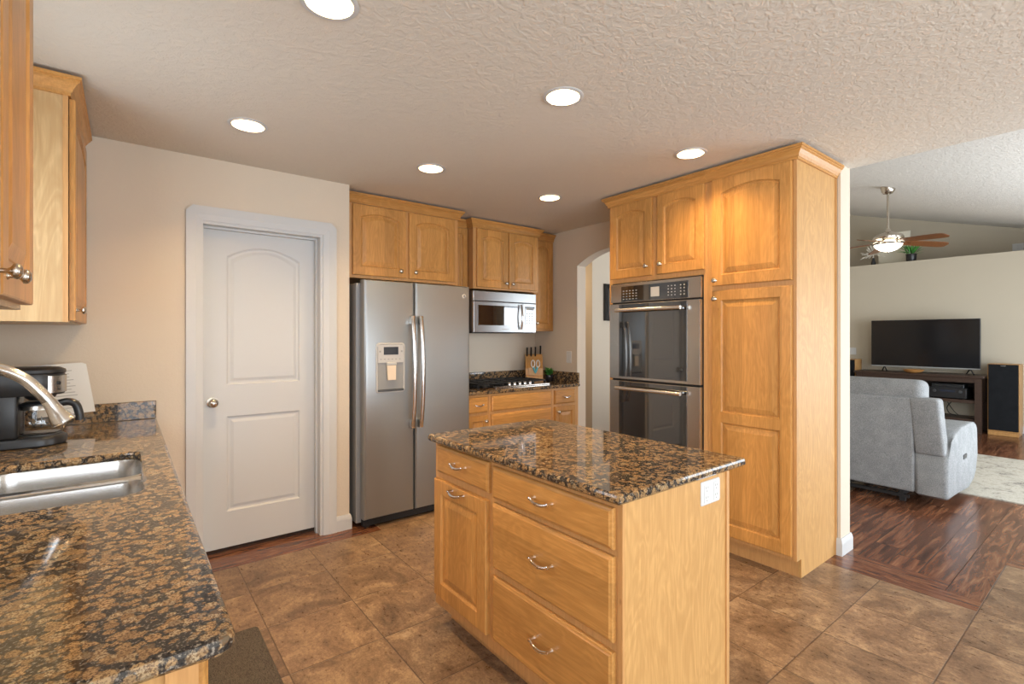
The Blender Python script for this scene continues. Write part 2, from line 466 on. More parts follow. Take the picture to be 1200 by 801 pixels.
def fabric(name, a, b, sc=260):
    m = mat(name, a, .95, spec=.1); g = G(m); p = g.coord('Object')
    n = g.noise(p, sc, 3, .7); n2 = g.noise(p, 12, 3, .5)
    f = g.math('ADD', g.math('MULTIPLY', n, .8), g.math('MULTIPLY', n2, .2))
    g.color(g.ramp(f, [(.38, a), (.62, b)])); g.bump(n, .3, .003); return m
SOFA = fabric('grey_chenille', (.19, .20, .205), (.36, .365, .365), 170)
def rugm():
    m = mat('rug_pile', (.5, .47, .40), .95, spec=.05); g = G(m); p = g.coord('Object')
    n = g.noise(p, 5, 6, .75, .5); n2 = g.noise(p, 40, 4, .7)
    f = g.math('ADD', g.math('MULTIPLY', n, .6), g.math('MULTIPLY', n2, .4))
    g.color(g.ramp(f, [(.38, (.13, .12, .115)), (.45, (.38, .35, .29)), (.55, (.50, .465, .39)), (.63, (.30, .265, .21))])); g.bump(n2, .4, .006); return m
RUG = rugm()
def matm():
    m = mat('mat_rubber', (.06, .05, .04), .6); g = G(m); p = g.coord('Position')
    n = g.noise(g.mapping(p, (6, 1.5, 1)), 14, 4, .6, 1.5); d = g.math('PINGPONG', g.math('MULTIPLY', n, 6), .5)
    g.color(g.ramp(d, [(.05, (.026, .020, .017)), (.2, (.085, .07, .058)), (.5, (.13, .11, .09))])); g.bump(d, .5, .004); return m
MATM = matm()
GRILLE = fabric('speaker_cloth', (.008, .009, .010), (.018, .019, .021), 300)
SCREEN = mat('tv_screen', (.008, .008, .009), .12, spec=.5)
PAPER = mat('paper', (.80, .79, .75), .8)
INK = mat('printed_text', (.45, .44, .42), .8)
CANVAS = mat('pale_canvas', (.72, .68, .56), .8)
TEAL = mat('turquoise_plastic', (.10, .42, .48), .35)
BOWLW = wood('wooden_bowl', 'y', (.50, .25, .08), (.34, .15, .045), False, .6)
POT = mat('dark_glazed_pot', (.02, .018, .022), .2)

# ------------------------------------------------------------------ the rooms
CZ = 2.44
X_L, Y_P, Y_R, X_A0, X_A1 = -0.50, 3.485, 4.14, 3.55, 3.67
def vz(y): return 3.022 + .281 * (y - 1.162)

# floors
bm = NB(); outline = [(-.62, -4), (4.14, -4), (4.14, .52), (3.33, .52), (3.33, 1.30), (3.55, 1.30), (3.55, 4.2), (1.42, 4.2), (1.42, 3.321), (-.62, 3.321)]
loops(bm, [[(x, y, -.06) for x, y in outline], [(x, y, 0) for x, y in outline]], True, True, True)
struct('floor', bm, TILE)
bm = NB()
def fl(pts, b=None):
    b = b or NB(); loops(b, [[(x, y, -.06) for x, y in pts], [(x, y, 0) for x, y in pts]], True, True, True); return b
fl([(3.61, .668), (11, .668), (11, 5.6), (3.55, 5.6), (3.55, 1.30), (3.61, 1.30)], bm)
fl([(4.29, -1.3), (11, -1.3), (11, .52), (4.29, .52)], bm)
struct('floor_living', bm, PLANK)
bm = NB(); fl([(3.33, .52), (3.47, .52), (3.47, 1.30), (3.33, 1.30)], bm); fl([(3.472, .668), (3.61, .668), (3.61, 1.30), (3.472, 1.30)], bm); fl([(4.14, -4), (4.29, -4), (4.29, .52), (4.14, .52)], bm)
struct('trim_1', bm, BOARDY)
bm = NB(); fl([(3.472, .52), (11, .52), (11, .666), (3.472, .666)], bm); fl([(-.62, 3.321), (1.42, 3.321), (1.42, 3.75), (-.62, 3.75)], bm)
struct('trim_2', bm, BOARDX)

# ceilings
LIGHTS = [(.489, 2.815), (1.538, 2.818), (2.588, 2.845), (1.547, 1.612), (2.616, 1.650), (.517, 1.621)]
CAN_R = .074
bm = NB(); es = []
def addloop(pts):
    v = [bm.verts.new(p) for p in pts]
    for i in range(len(v)): es.append(bm.edges.new((v[i], v[(i + 1) % len(v)])))
addloop([(-.62, -4.1, CZ), (3.67, -4.1, CZ), (3.67, 1.175, CZ), (3.56, 1.175, CZ), (3.56, 4.25, CZ), (-.62, 4.25, CZ)])
for x, y in LIGHTS: addloop([(x + CAN_R * math.cos(a * math.pi / 16), y + CAN_R * math.sin(a * math.pi / 16), CZ) for a in range(32)])
bmesh.ops.triangle_fill(bm, use_beauty=True, edges=es)
box(bm, -.62, 3.56, -4.1, 4.25, CZ + .18, CZ + .22)
struct('ceiling', bm, CEIL)
bm = NB(); P = [(-1.35, vz(-1.35)), (5.7, vz(5.7)), (5.7, vz(5.7) + .12), (-1.35, vz(-1.35) + .12)]
prism(bm, P, lambda u, v, w_: (w_, u, v), 3.40, 11.0)
struct('ceiling_vault', bm, CEIL2)
struct('wall_header', B(3.55, 3.67, -1.2, 1.174, CZ + .001, 3.2), WALL)

# window wall on the left, with the opening over the sink and a gap added for the left fill
bm = NB(); WY0, WY1, WZ0, WZ1 = 1.68, 2.65, 1.12, 2.08
box(bm, -.62, X_L, -4.1, -3.15, 0, CZ); box(bm, -.62, X_L, -.65, WY0, 0, CZ); box(bm, -.62, X_L, -3.15, -.65, 0, .72); box(bm, -.62, X_L, -3.15, -.65, 2.08, CZ); box(bm, -.62, X_L, WY1, 3.60, 0, CZ)
box(bm, -.62, X_L, WY0, WY1, 0, WZ0); box(bm, -.62, X_L, WY0, WY1, WZ1, CZ)
struct('wall_left', bm, WALL)
bm = NB()
for a in ((WY0, WY0 + .05, WZ0, WZ1), (WY1 - .05, WY1, WZ0, WZ1), (WY0, WY1, WZ0, WZ0 + .05), (WY0, WY1, WZ1 - .05, WZ1), ((WY0 + WY1) / 2 - .025, (WY0 + WY1) / 2 + .025, WZ0, WZ1)):
    box(bm, -.55, -.51, a[0], a[1], a[2], a[3])
struct('window_1', bm, WHITE)
# pantry wall with the door opening
bm = NB(); DX0, DX1, DZ = .3455, 1.0655, 2.0605
poly = [(-.6, 0), (DX0, 0), (DX0, DZ), (DX1, DZ), (DX1, 0), (1.25, 0), (1.25, CZ), (-.6, CZ)]
prism(bm, poly, lambda u, v, w_: (u, w_, v), Y_P, Y_P + .125)
struct('wall_pantry', bm, WALL)
struct('wall_pantry_back', B(-.6, 1.14, 4.14, 4.2, 0, CZ), WALL)
struct('wall_pantry_side', B(1.14, 1.25, Y_P + .126, 4.2, 0, CZ), WALL)
struct('wall_range', B(1.20, 3.55, Y_R, 4.26, 0, CZ), WALL)
# wall between kitchen and living room with the arched opening
AY0, AY1, ASP, ARISE = 2.62, 3.496, 2.066, .125
poly = [(1.175, 0), (AY0, 0), (AY0, ASP)]
for k in range(1, 20):
    s = -1 + 2 * k / 20; poly.append(((AY0 + AY1) / 2 + s * (AY1 - AY0) / 2, ASP + ARISE * (1 - s * s)))
poly += [(AY1, ASP), (AY1, 0), (5.6, 0), (5.6, 4.3), (1.175, 3.05)]
bm = NB(); prism(bm, poly, lambda u, v, w_: (w_, u, v), X_A0, X_A1)
struct('wall_right', bm, WALL)
struct('wall_return', B(3.5155, 3.5495, 1.175, 1.193, 0, CZ), WALL)
# hall and living-room walls
struct('wall_hall', B(4.60, 11.0, 4.27, 5.6, 0, 4.2), WALL)
struct('wall_hall_end', B(3.67, 4.6, 5.4, 5.6, 0, 4.3), WALL)
struct('wall_ledge', B(9.95, 10.50, -1.2, 4.27, 0, 2.576), WALL2)
struct('wall_far', B(10.9, 11.0, -1.3, 4.27, 0, 4.1), WALL2)
bm = NB(); box(bm, 3.67, 4.4, -1.3, -1.2, 0, 2.6); box(bm, 8.8, 11, -1.3, -1.2, 0, 2.6); box(bm, 4.4, 8.8, -1.3, -1.2, 0, .25); box(bm, 4.4, 8.8, -1.3, -1.2, 2.05, 2.6)
struct('wall_living', bm, WALL2)
struct('wall_dining', B(4.29, 4.4, -4.1, -1.3, 0, 2.6), WALL)
bm = NB(); box(bm, -.62, 4.4, -4.1, -4.0, 2.4, 2.6); box(bm, -.62, -.15, -4.1, -4.0, 0, 2.4); box(bm, 3.35, 4.4, -4.1, -4.0, 0, 2.4)
struct('wall_back', bm, WALL)
struct('ceiling_hall', B(3.67, 4.6, 4.27, 5.6, CZ, CZ + .1), CEIL)
struct('ceiling_dining', B(3.67, 4.4, -4.1, -1.2, CZ, CZ + .1), CEIL)
# baseboards
def bboard(bm, path, h=.105):
    sweep(bm, path, [(0, 0), (.014, 0), (.014, h - .03), (.011, h - .015), (.006, h), (0, h)])
bm = NB(); bboard(bm, [(1.156, Y_P), (1.25, Y_P), (1.25, 3.50)]); struct('baseboard_pantry', bm, WHITE)
bm = NB(); bboard(bm, [(3.512, 1.197), (3.512, 1.175), (3.67, 1.175), (3.67, 2.62)]); struct('baseboard_right', bm, WHITE)
bm = NB(); bboard(bm, [(9.95, 4.27), (9.95, -1.2)]); struct('baseboard_far', bm, WHITE)
# door casing with clipped corners, jamb
bm = NB(); f = lambda u, v, w_: (u, Y_P - w_, v)
cl = .035; a0, a1, zt = .276, 1.155, 2.145
outer = [(a0, 0), (a0, zt - cl), (a0 + cl, zt), (a1 - cl, zt), (a1, zt - cl), (a1, 0)]
mid = [(a0 + .05, 0), (a0 + .05, zt - .055), (a0 + .052, zt - .052), (a1 - .052, zt - .052), (a1 - .05, zt - .055), (a1 - .05, 0)]
inner = [(.362, 0), (.362, 2.060), (.3622, 2.0602), (1.0658, 2.0602), (1.066, 2.060), (1.066, 0)]
loops(bm, [[f(u, v, 0) for u, v in outer], [f(u, v, .018) for u, v in outer], [f(u, v, .020) for u, v in mid], [f(u, v, .011) for u, v in inner], [f(u, v, -.005) for u, v in inner]], False)
struct('trim_3', bm, WHITE)
bm = NB()
for s, xa in ((1, .345), (-1, 1.066)):
    xb = xa + s * .018
    box(bm, min(xa, xb), max(xa, xb), Y_P - .004, 3.612, 0, 2.0418)
    xc = xb + s * .012
    box(bm, min(xb, xc), max(xb, xc), Y_P + .06, Y_P + .09, 0, 2.0298)
box(bm, .345, 1.066, Y_P - .004, 3.612, 2.042, 2.062); box(bm, .36, 1.05, Y_P + .06, Y_P + .09, 2.030, 2.042)
struct('trim_4', bm, WHITE)
# pantry door
F = face_ny(3.615)
bm = panel_door(F, .366, 1.046, .030, 2.038, .035, [(.500, .940, .255, .858, 0), (.500, .940, 1.058, 1.872, .070)], DOOR_PROF, .002)
d1 = struct('door_1', bm, WHITE, label='white two panel pantry door with arched upper panel')
part('door_knob', lathe(NB(), (.423, 3.58, .952), [(.032, 0), (.032, .004), (.014, .008), (.011, .026), (.020, .034), (.0275, .046), (.0275, .056), (.020, .066), (.004, .070)], (0, -1, 0), 24), NICKEL, d1, 40, 'round brushed nickel door knob')

# ------------------------------------------------------------------ recessed ceiling lights
LBL = ['round recessed downlight over the floor in front of the white pantry door', 'round recessed downlight in front of the refrigerator, nearest its cabinet',
       'small looking recessed downlight nearest the microwave and the arched opening', 'recessed downlight over the near part of the kitchen, between island and ceiling top edge',
       'recessed downlight close to the crown of the tall oven cabinet', 'recessed downlight cut off by the top edge of the photo']
for (x, y), lb in zip(LIGHTS, LBL):
    t = thing('recessed_light', lb, 'ceiling light', (x, y, CZ), 'recessed ceiling lights')
    bm = NB(); lathe(bm, (x, y, CZ), [(CAN_R + .001, .001), (CAN_R + .017, 0), (CAN_R + .018, -.003), (CAN_R + .012, -.006), (CAN_R, -.005), (CAN_R - .003, .004)], n=32, cap0=False, cap1=False)
    part('trim_ring', bm, WHITE, t, 50)
    bm = NB(); lathe(bm, (x, y, CZ), [(CAN_R - .002, .003), (CAN_R - .012, .05), (CAN_R - .022, .085), (.0, .087)], n=32, cap0=False, cap1=False)
    part('reflector', bm, REFL, t, 50)
    part('lamp', lathe(NB(), (x, y, CZ), [(.047, .084), (.047, .070), (.040, .062), (.0005, .058)], n=24), CANL, t, 50)

# ------------------------------------------------------------------ cabinets
CROWN = [(0, 2.352), (.010, 2.352), (.010, 2.362), (.014, 2.366), (.020, 2.380), (.032, 2.398), (.040, 2.404), (.040, 2.410), (.046, 2.412), (.046, 2.424), (0, 2.424)]
def crown(path): return sweep(NB(), path, CROWN)
def put_knob(F, u, v, door, w0=.02, s=1.0): return part('knob', knob_bm(F, u, v, w0, s), NICKEL, door, 40)
def put_pull(F, u, v, door, w0=.02, half=.046): return part('handle', pull_bm(F, u, v, w0, half), CHROME, door, 45)

# tall oven cabinet and tall pantry cabinet
F = face_nx(2.95)
t = thing('oven_cabinet', 'tall maple cabinet holding the double oven, two small arched doors on top', 'cabinet', (3.25, 2.144, 0))
bm = NB(); box(bm, 2.95, 3.548, 1.735, 1.764, .107, 2.36); box(bm, 2.95, 3.548, 2.528, 2.555, .107, 2.36); box(bm, 3.53, 3.548, 1.764, 2.528, .107, 2.36)
box(bm, 2.95, 3.53, 1.764, 2.528, 1.765, 2.36); box(bm, 2.95, 3.53, 1.764, 2.528, .107, .455); box(bm, 3.008, 3.548, 1.735, 2.555, 0, .107)
part('carcass', bm, FRAME, t)
part('crown_moulding', crown([(3.548, 2.555), (2.95, 2.555), (2.95, 1.7345)]), WY, t)
for u0, u1, ku in ((2.158, 2.530, 2.196), (1.755, 2.112, 2.078)):
    d = part('door', cab_door(F, u0, u1, 1.798, 2.350, .030), WZ, t); put_knob(F, ku, 1.866, d)
d = part('drawer', drawer_front(F, 1.76, 2.53, .135, .43), WY, t); put_pull(F, 2.145, .29, d)
t = thing('pantry_cabinet', 'tall maple pantry cabinet with plain side panel at the living room opening', 'cabinet', (3.25, 1.467, 0))
bm = NB(); box(bm, 2.95, 3.548, 1.218, 1.733, .107, 2.36); box(bm, 3.008, 3.548, 1.218, 1.733, 0, .107)
part('carcass', bm, FRAME, t)
bm = NB(); prism(bm, [(2.955, .107), (3.008, .107), (3.008, 0), (3.514, 0), (3.514, 2.36), (2.955, 2.36)], lambda u, v, w_: (u, w_, v), 1.200, 1.217)
part('side_panel', bm, PLY, t)
part('edge_strip', B(2.948, 2.956, 1.2, 1.218, .107, 2.36), FRAME, t)
part('edge_strip', B(3.496, 3.514, 1.194, 1.2, 0, 2.36), FRAME, t)
part('crown_moulding', crown([(2.95, 1.7335), (2.95, 1.200), (3.514, 1.200)]), WY, t)
d = part('door', cab_door(F, 1.222, 1.700, 1.682, 2.350, .032, .062), WZ, t); put_knob(F, 1.672, 1.715, d)
d = part('door', cab_door(F, 1.222, 1.700, .130, 1.652, 0, .062, split=.86), WZ, t); put_knob(F, 1.672, 1.600, d)

# fridge cabinet
t = thing('wall_cabinet', 'maple cabinet with two arched doors above the refrigerator', 'cabinet', (1.75, 3.87, 1.80))
part('carcass', B(1.262, 2.226, 3.61, 4.138, 1.80, 2.36), FRAME, t)
F = face_ny(3.61)
part('crown_moulding', crown([(2.226, 4.13), (2.226, 3.61), (1.256, 3.61)][::-1]), WX, t)
for u0, u1, ku in ((1.315, 1.742, 1.690), (1.768, 2.190, 1.818)):
    d = part('door', cab_door(F, u0, u1, 1.822, 2.346, .032), WZ, t); put_knob(F, ku, 1.872, d)
# narrow cabinet between
t = thing('wall_cabinet', 'narrow set back maple cabinet between fridge cabinet and microwave cabinet', 'cabinet', (2.35, 3.98, 1.42))
part('carcass', B(2.30, 2.468, 3.84, 4.138, 1.42, 2.36), FRAME, t); F = face_ny(3.84)
part('crown_moulding', crown([(2.28, 3.84), (2.468, 3.84)]), WX, t)
part('door', cab_door(F, 2.305, 2.462, 1.44, 2.346, .02, .045), WZ, t)
# microwave cabinet
t = thing('wall_cabinet', 'deep maple cabinet with two arched doors directly above the microwave', 'cabinet', (2.86, 3.94, 1.80))
part('carcass', B(2.472, 3.248, 3.745, 4.138, 1.80, 2.36), FRAME, t); F = face_ny(3.745)
part('crown_moulding', crown([(2.472, 3.842), (2.472, 3.745), (3.248, 3.745), (3.248, 3.842)]), WX, t)
for u0, u1, ku in ((2.505, 2.860, 2.828), (2.872, 3.225, 2.905)):
    d = part('door', cab_door(F, u0, u1, 1.815, 2.346, .028), WZ, t); put_knob(F, ku, 1.862, d)
t = thing('wall_cabinet', 'narrow maple corner cabinet hanging beside the microwave', 'cabinet', (3.40, 3.98, 1.42))
part('carcass', B(3.252, 3.548, 3.85, 4.138, 1.42, 2.36), FRAME, t); F = face_ny(3.85)
part('crown_moulding', crown([(3.252, 3.85), (3.548, 3.85)]), WX, t)
d = part('door', cab_door(F, 3.262, 3.525, 1.44, 2.346, .022, .05), WZ, t); put_knob(F, 3.300, 1.50, d)

# upper cabinets on the window wall
F = face_px(-.19)
t = thing('wall_cabinet', 'maple wall cabinet at the corner of the pantry wall, plain side towards the sink', 'cabinet', (-.345, 3.10, 1.424))
part('carcass', B(-.498, -.19, 2.742, 3.478, 1.424, 2.36), PLYIN, t)
part('side_panel', B(-.498, -.19, 2.730, 2.742, 1.424, 2.36), PLYIN, t)
part('edge_strip', B(-.205, -.188, 2.724, 2.731, 1.424, 2.36), FRAME, t)
part('crown_moulding', sweep(NB(), [(-.498, 2.730), (-.19, 2.730), (-.19, 3.48)], CROWN), WY, t)
d = part('door', cab_door(face_px(-.186), 2.742, 3.468, 1.430, 2.346, .032), WZ, t)
put_knob(face_px(-.186), 2.775, 1.475, d)
t = thing('wall_cabinet', 'maple wall cabinet nearest the camera, its door edge and nickel knobs showing', 'cabinet', (-.345, 1.10, 1.424))
part('carcass', B(-.498, -.19, .62, 1.575, 1.424, 2.36), PLYIN, t)
part('crown_moulding', sweep(NB(), [(-.19, .62), (-.19, 1.575), (-.498, 1.575)], CROWN), WY, t)
F = face_px(-.19)
for u0, u1, ku in ((1.225, 1.590, 1.268), (.63, 1.215, 1.172)):
    d = part('door', cab_door(F, u0, u1, 1.436, 2.346, .032), WZ, t); put_knob(F, ku, 1.474, d, .02, .82)

# range base cabinets
F = face_ny(3.48)
def base_unit(label, x0, x1, y1, spec, split_frame=True):
    t = thing('base_cabinet', label, 'cabinet', ((x0 + x1) / 2, 3.8, 0))
    bm = NB(); box(bm, x0, x1, 3.48, y1, .10, .868); box(bm, x0, x1, 3.55, y1, 0, .10)
    part('carcass', bm, FRAME, t)
    for kind, u0, u1, v0, v1 in spec:
        if kind == 'drawer': d = part('drawer', drawer_front(F, u0, u1, v0, v1), WX, t); put_pull(F, (u0 + u1) / 2, (v0 + v1) / 2, d, .02, .04)
        elif kind == 'wide': part('drawer', drawer_front(F, u0, u1, v0, v1), WX, t)
        else:
            d = part('door', cab_door(F, u0, u1, v0, v1, 0, .045), WZ, t)
            put_knob(F, u1 - .03 if kind == 'doorR' else u0 + .03, v1 - .05, d)
base_unit('narrow maple base cabinet beside the refrigerator', 2.22, 2.455, 4.138, [('drawer', 2.232, 2.440, .717, .851), ('doorR', 2.232, 2.440, .13, .694)])
base_unit('wide maple base cabinet with plain drawer fronts under the gas cooktop', 2.457, 3.190, 4.138, [('wide', 2.480, 3.172, .718, .851), ('wide', 2.480, 3.172, .425, .694), ('wide', 2.480, 3.172, .13, .402)])
base_unit('narrow maple base cabinet with drawer and door beside the arched opening', 3.192, 3.546, 4.138, [('drawer', 3.222, 3.490, .717, .849), ('doorL', 3.222, 3.490, .13, .694)])
# range countertop with its splash
bm = slab(NB(), [(2.215, 3.455), (3.546, 3.455), (3.546, 4.138), (2.215, 4.138)], [], .870, .900, .006)
ct = solo('countertop', bm, GRANITE, 'brown granite countertop along the cooktop wall', 'countertop')
bm = NB(); box(bm, 2.215, 3.546, 4.118, 4.138, .9005, 1.005, .003); part('backsplash', bm, GRANITE, ct)
bm = NB(); box(bm, 3.526, 3.546, 3.46, 4.117, .9005, 1.005, .003); part('backsplash', bm, GRANITE, ct)

# ------------------------------------------------------------------ island
t = thing('kitchen_island', 'maple kitchen island cabinet with drawers in the middle of the kitchen', 'island', (1.465, 1.52, 0))
bm = NB(); box(bm, 1.165, 1.766, .978, 2.085, .100, .868); box(bm, 1.245, 1.766, .99, 2.075, 0, .100)
part('carcass', bm, FRAME, t)
bm = NB(); prism(bm, [(1.172, .10), (1.245, .10), (1.245, 0), (1.752, 0), (1.752, .868), (1.172, .868)], lambda u, v, w_: (u, w_, v), .962, .977)
part('end_panel', bm, PLY, t)
part('edge_strip', B(1.163, 1.172, .958, .978, .10, .868), FRAME, t)
part('edge_strip', B(1.752, 1.770, .956, .978, 0, .868), FRAME, t)
F = face_nx(1.165)
for u0, u1, v0, v1 in ((.985, 1.603, .722, .848), (.985, 1.603, .443, .702), (.985, 1.603, .158, .413), (1.632, 2.045, .732, .856)):
    d = part('drawer', drawer_front(F, u0, u1, v0, v1), WY, t); put_pull(F, (u0 + u1) / 2, (v0 + v1) / 2 + .004, d)
d = part('door', cab_door(F, 1.640, 2.062, .158, .700, 0, .062, t=.024), WZ, t); put_pull(F, 1.848, .676, d, .024)
bm = slab(NB(), rrect(1.130, 1.872, .942, 2.108, .012, 3), [], .869, .900, .008)
solo('countertop', bm, GRANITE, 'polished brown granite slab on top of the island', 'countertop')
# outlet on the island end
def outlet(F, u0, u1, v0, v1, name, label, gang, cat, style='outlet'):
    t = thing(name, label, cat, tuple(F((u0 + u1) / 2, v0, 0)))
    part('cover_plate', drawer_plate(F, u0, u1, v0, v1, .006), WHITEP, t)
    W = (u1 - u0) / gang; cv = (v0 + v1) / 2
    for g_ in range(gang):
        cu = u0 + W * (g_ + .5) if gang > 1 else (u0 + u1) / 2
        if style == 'outlet':
            b = NB(); dk = NB()
            prism(b, [(cu + x_, cv + y_) for x_, y_ in rrect(-.017, .017, -.033, .033, .006, 3)], F, .006, .008)
            for s in (-1, 1):
                for q in (-1, 1):
                    prism(dk, [(cu + q * .0065 + a * .0012, cv + s * .017 + .004 + b_ * .004) for a, b_ in ((-1, -1), (1, -1), (1, 1), (-1, 1))], F, .0078, .0084)
                prism(dk, [(cu + .0025 * math.cos(k * math.pi / 4), cv + s * .017 - .008 + .0025 * math.sin(k * math.pi / 4)) for k in range(8)], F, .0078, .0084)
            part('receptacle', b, WHITEP, t); part('slots', dk, GREYP, t)
        else:
            b = NB(); prism(b, [(cu + x_, cv + y_) for x_, y_ in rrect(-.016, .016, -.033, .033, .004, 3)], F, .006, .010)
            part('switch_rocker', b, WHITEP, t)
    return t
def drawer_plate(F, u0, u1, v0, v1, w_):
    b = NB()
    return loops(b, [[F(u, v, h) for u, v in rrect(u0 + d, u1 - d, v0 + d, v1 - d, .006, 3)] for d, h in ((0, 0), (0, w_ * .5), (.004, w_))], True, True, True)
outlet(face_ny(.962), 1.586, 1.708, .768, .852, 'wall_outlet', 'white double outlet plate on the plain end of the island', 2, 'outlet')
outlet(face_nx(3.55), 3.575, 3.648, 1.095, 1.215, 'light_switch', 'white light switch on the wall beside the arched opening', 1, 'switch', 'switch')
outlet(face_nx(9.95), 3.09, 3.33, 1.05, 1.17, 'light_switch', 'white triple switch plate on the television wall above the far speaker', 3, 'switch', 'switch')

# ------------------------------------------------------------------ sink counter
SX0, SX1, SY0, SY1 = -.395, .042, 1.835, 2.515
hole = rrect(SX0, SX1, SY0, SY1, (.085, .075, .06, .085), 7)
bm = slab(NB(), rrect(-.497, .138, .874, 3.462, (0, .03, 0, 0), 5), [hole], .870, .900, .008)
ct = solo('countertop', bm, GRANITE, 'long brown granite countertop around the sink, nearest the camera', 'countertop')
part('backsplash', B(-.497, .134, 3.462, 3.483, .9005, 1.0, .003), GRANITE, ct)
part('backsplash', B(-.497, -.477, .90, 3.461, .9005, 1.0, .003), GRANITE, ct)
t = thing('base_cabinet', 'maple base cabinet run under the sink countertop, only its end showing', 'cabinet', (-.2, 2.18, 0))
bm = NB(); box(bm, -.497, .085, .910, 1.76, .10, .868); box(bm, -.497, .085, 2.58, 3.46, .10, .868); box(bm, -.497, .085, 1.76, 2.58, .10, .60); box(bm, .068, .085, 1.76, 2.58, .60, .868); box(bm, -.497, .02, .910, 3.46, 0, .10)
part('carcass', bm, FRAME, t)
part('end_panel', B(-.497, .085, .896, .909, .10, .868), PLY, t)
part('edge_strip', B(.045, .087, .888, .897, .10, .868), FRAME, t)
Fs = face_px(.085)
for k in range(5):
    u0 = .925 + k * .505
    if k not in (2,): part('drawer', drawer_front(Fs, u0, u0 + .49, .73, .855), WY, t)
    part('door', cab_door(Fs, u0, u0 + .49, .13, .71 if k != 2 else .855, 0, .055), WZ, t)
# sink
t = thing('kitchen_sink', 'double bowl stainless steel sink set under the granite countertop', 'sink', (-.18, 2.17, .66))
def bowl(y0, y1, x0, x1, rr):
    b = NB(); ls = []
    for d, z in ((-.012, .8695), (0, .8695), (.002, .862), (.008, .80), (.014, .72), (.026, .690), (.055, .672), (.11, .668)):
        ls.append([(x, y, z) for x, y in rrect(x0 + d, x1 - d, y0 + d, y1 - d, [max(q - d * .6, .02) for q in rr], 7)])
    loops(b, ls, True, False, True); return b
bmB = bowl(2.205, SY1 + .006, SX0 - .006, SX1 + .006, (.06, .06, .075, .09)); part('bowl', bmB, SINKM, t, 60)
bmB = bowl(SY0 - .006, 2.165, SX0 - .006, SX1 + .006, (.09, .09, .06, .06)); part('bowl', bmB, SINKM, t, 60)
part('divider', B(SX0 - .012, SX1 + .012, 2.160, 2.210, .858, .8690, .004), SINKM, t)
for yy in (2.36, 2.0): part('drain', lathe(NB(), (-.18, yy, .6685), [(.045, 0), (.044, .003), (.034, .002), (.03, -.004), (.001, -.004)], n=24), CHROME, t, 40)
# faucet
t = thing('kitchen_faucet', 'arched stainless pull down faucet reaching over the sink', 'faucet', (-.437, 2.17, .9))
bm = NB(); lathe(bm, (-.437, 2.17, .9), [(.028, 0), (.028, .006), (.022, .012), (.019, .05), (.017, .10)], n=20)
part('base', bm, SATIN, t, 45)
pts = smooth_path([(-.437, 2.17, .99), (-.437, 2.17, 1.12), (-.425, 2.17, 1.21), (-.375, 2.17, 1.263), (-.315, 2.17, 1.266), (-.255, 2.17, 1.232), (-.213, 2.17, 1.180), (-.196, 2.17, 1.155)], 6)
part('spout', tube(NB(), pts, .0175, 16), SATIN, t, 60)
a = Vector((-.197, 2.17, 1.157)); dr = Vector((.46, 0, -.89)).normalized()
bm = NB(); lathe(bm, a, [(.0185, 0), (.019, .004), (.0195, .02), (.0255, .05), (.032, .072), (.033, .079), (.030, .082), (.001, .082)], dr, 24)
part('spray_head', bm, SATIN, t, 45)
part('lever', tube(NB(), [(-.437, 2.145, 1.0), (-.437, 2.115, 1.01), (-.43, 2.07, 1.05)], [.008, .007, .006], 10), SATIN, t, 50)

# ------------------------------------------------------------------ coffee maker, carafe, recipe sheets
t = thing('coffee_maker', 'black drip coffee maker with silver band on the sink countertop', 'coffee maker', (-.335, 2.935, .9))
def stadium(x0, x1, y0, y1, rb=.03, n=8):
    r_ = (y1 - y0) / 2 * .98
    return rrect(x0, x1, y0, y1, (rb, r_, r_, rb), n)
def ext(bm, poly, prof): return loops(bm, [[(x, y, z) for x, y in offset(poly, d)] for d, z in prof], True, True, True)
bm = NB(); ext(bm, stadium(-.475, -.205, 2.84, 3.03), [(.006, .9005), (0, .906), (0, .928), (.004, .938), (.012, .943)]); part('base', bm, BLACK, t, 40)
part('warming_plate', lathe(NB(), (-.292, 2.935, .943), [(.068, 0), (.068, .003), (.001, .0035)], n=28), CHARC, t, 40)
part('column', B(-.475, -.352, 2.842, 3.028, .94, 1.125, .012, 3), BLACK, t, 40)
bm = NB(); ext(bm, stadium(-.475, -.212, 2.838, 3.032), [(.004, 1.116), (0, 1.122), (0, 1.20), (.003, 1.208)]); part('head', bm, BLACK, t, 40)
bm = NB(); ext(bm, stadium(-.474, -.208, 2.834, 3.036), [(.004, 1.205), (0, 1.210), (.002, 1.222), (.02, 1.231), (.05, 1.234)]); part('lid', bm, BLACK, t, 40)
bm = NB(); ls = []
arc = [(-.307 + .0995 * math.cos(R(a)), 2.935 + .0995 * math.sin(R(a))) for a in range(-62, 63, 6)]
loops(bm, [[(x, y, 1.124) for x, y in arc], [(x, y, 1.196) for x, y in arc]], False)
part('control_band', bm, STEELV, t, 50)
for zz, s in ((1.165, .008), (1.140, .005)):
    part('button', lathe(NB(), (-.307 + .098 * math.cos(R(-38)), 2.935 + .098 * math.sin(R(-38)), zz), [(s, 0), (s, .004), (s * .6, .006)], (math.cos(R(-38)), math.sin(R(-38)), 0), 14), BLACK, t, 40)
part('filter_cup', lathe(NB(), (-.292, 2.935, 1.092), [(.035, 0), (.05, .012), (.055, .026)], n=24), BLACK, t, 40)
t = thing('coffee_carafe', 'clear glass carafe with black handle sitting in the coffee maker', 'carafe', (-.292, 2.935, .9468))
bm = NB(); zc = .9472
lathe(bm, (-.292, 2.935, zc), [(.055, 0), (.074, .006), (.083, .03), (.082, .06), (.074, .095), (.062, .115), (.063, .122), (.060, .122), (.059, .115), (.071, .094), (.079, .06), (.080, .03), (.071, .008), (.055, .003)], n=32)
part('glass', bm, GLASS, t, 60)
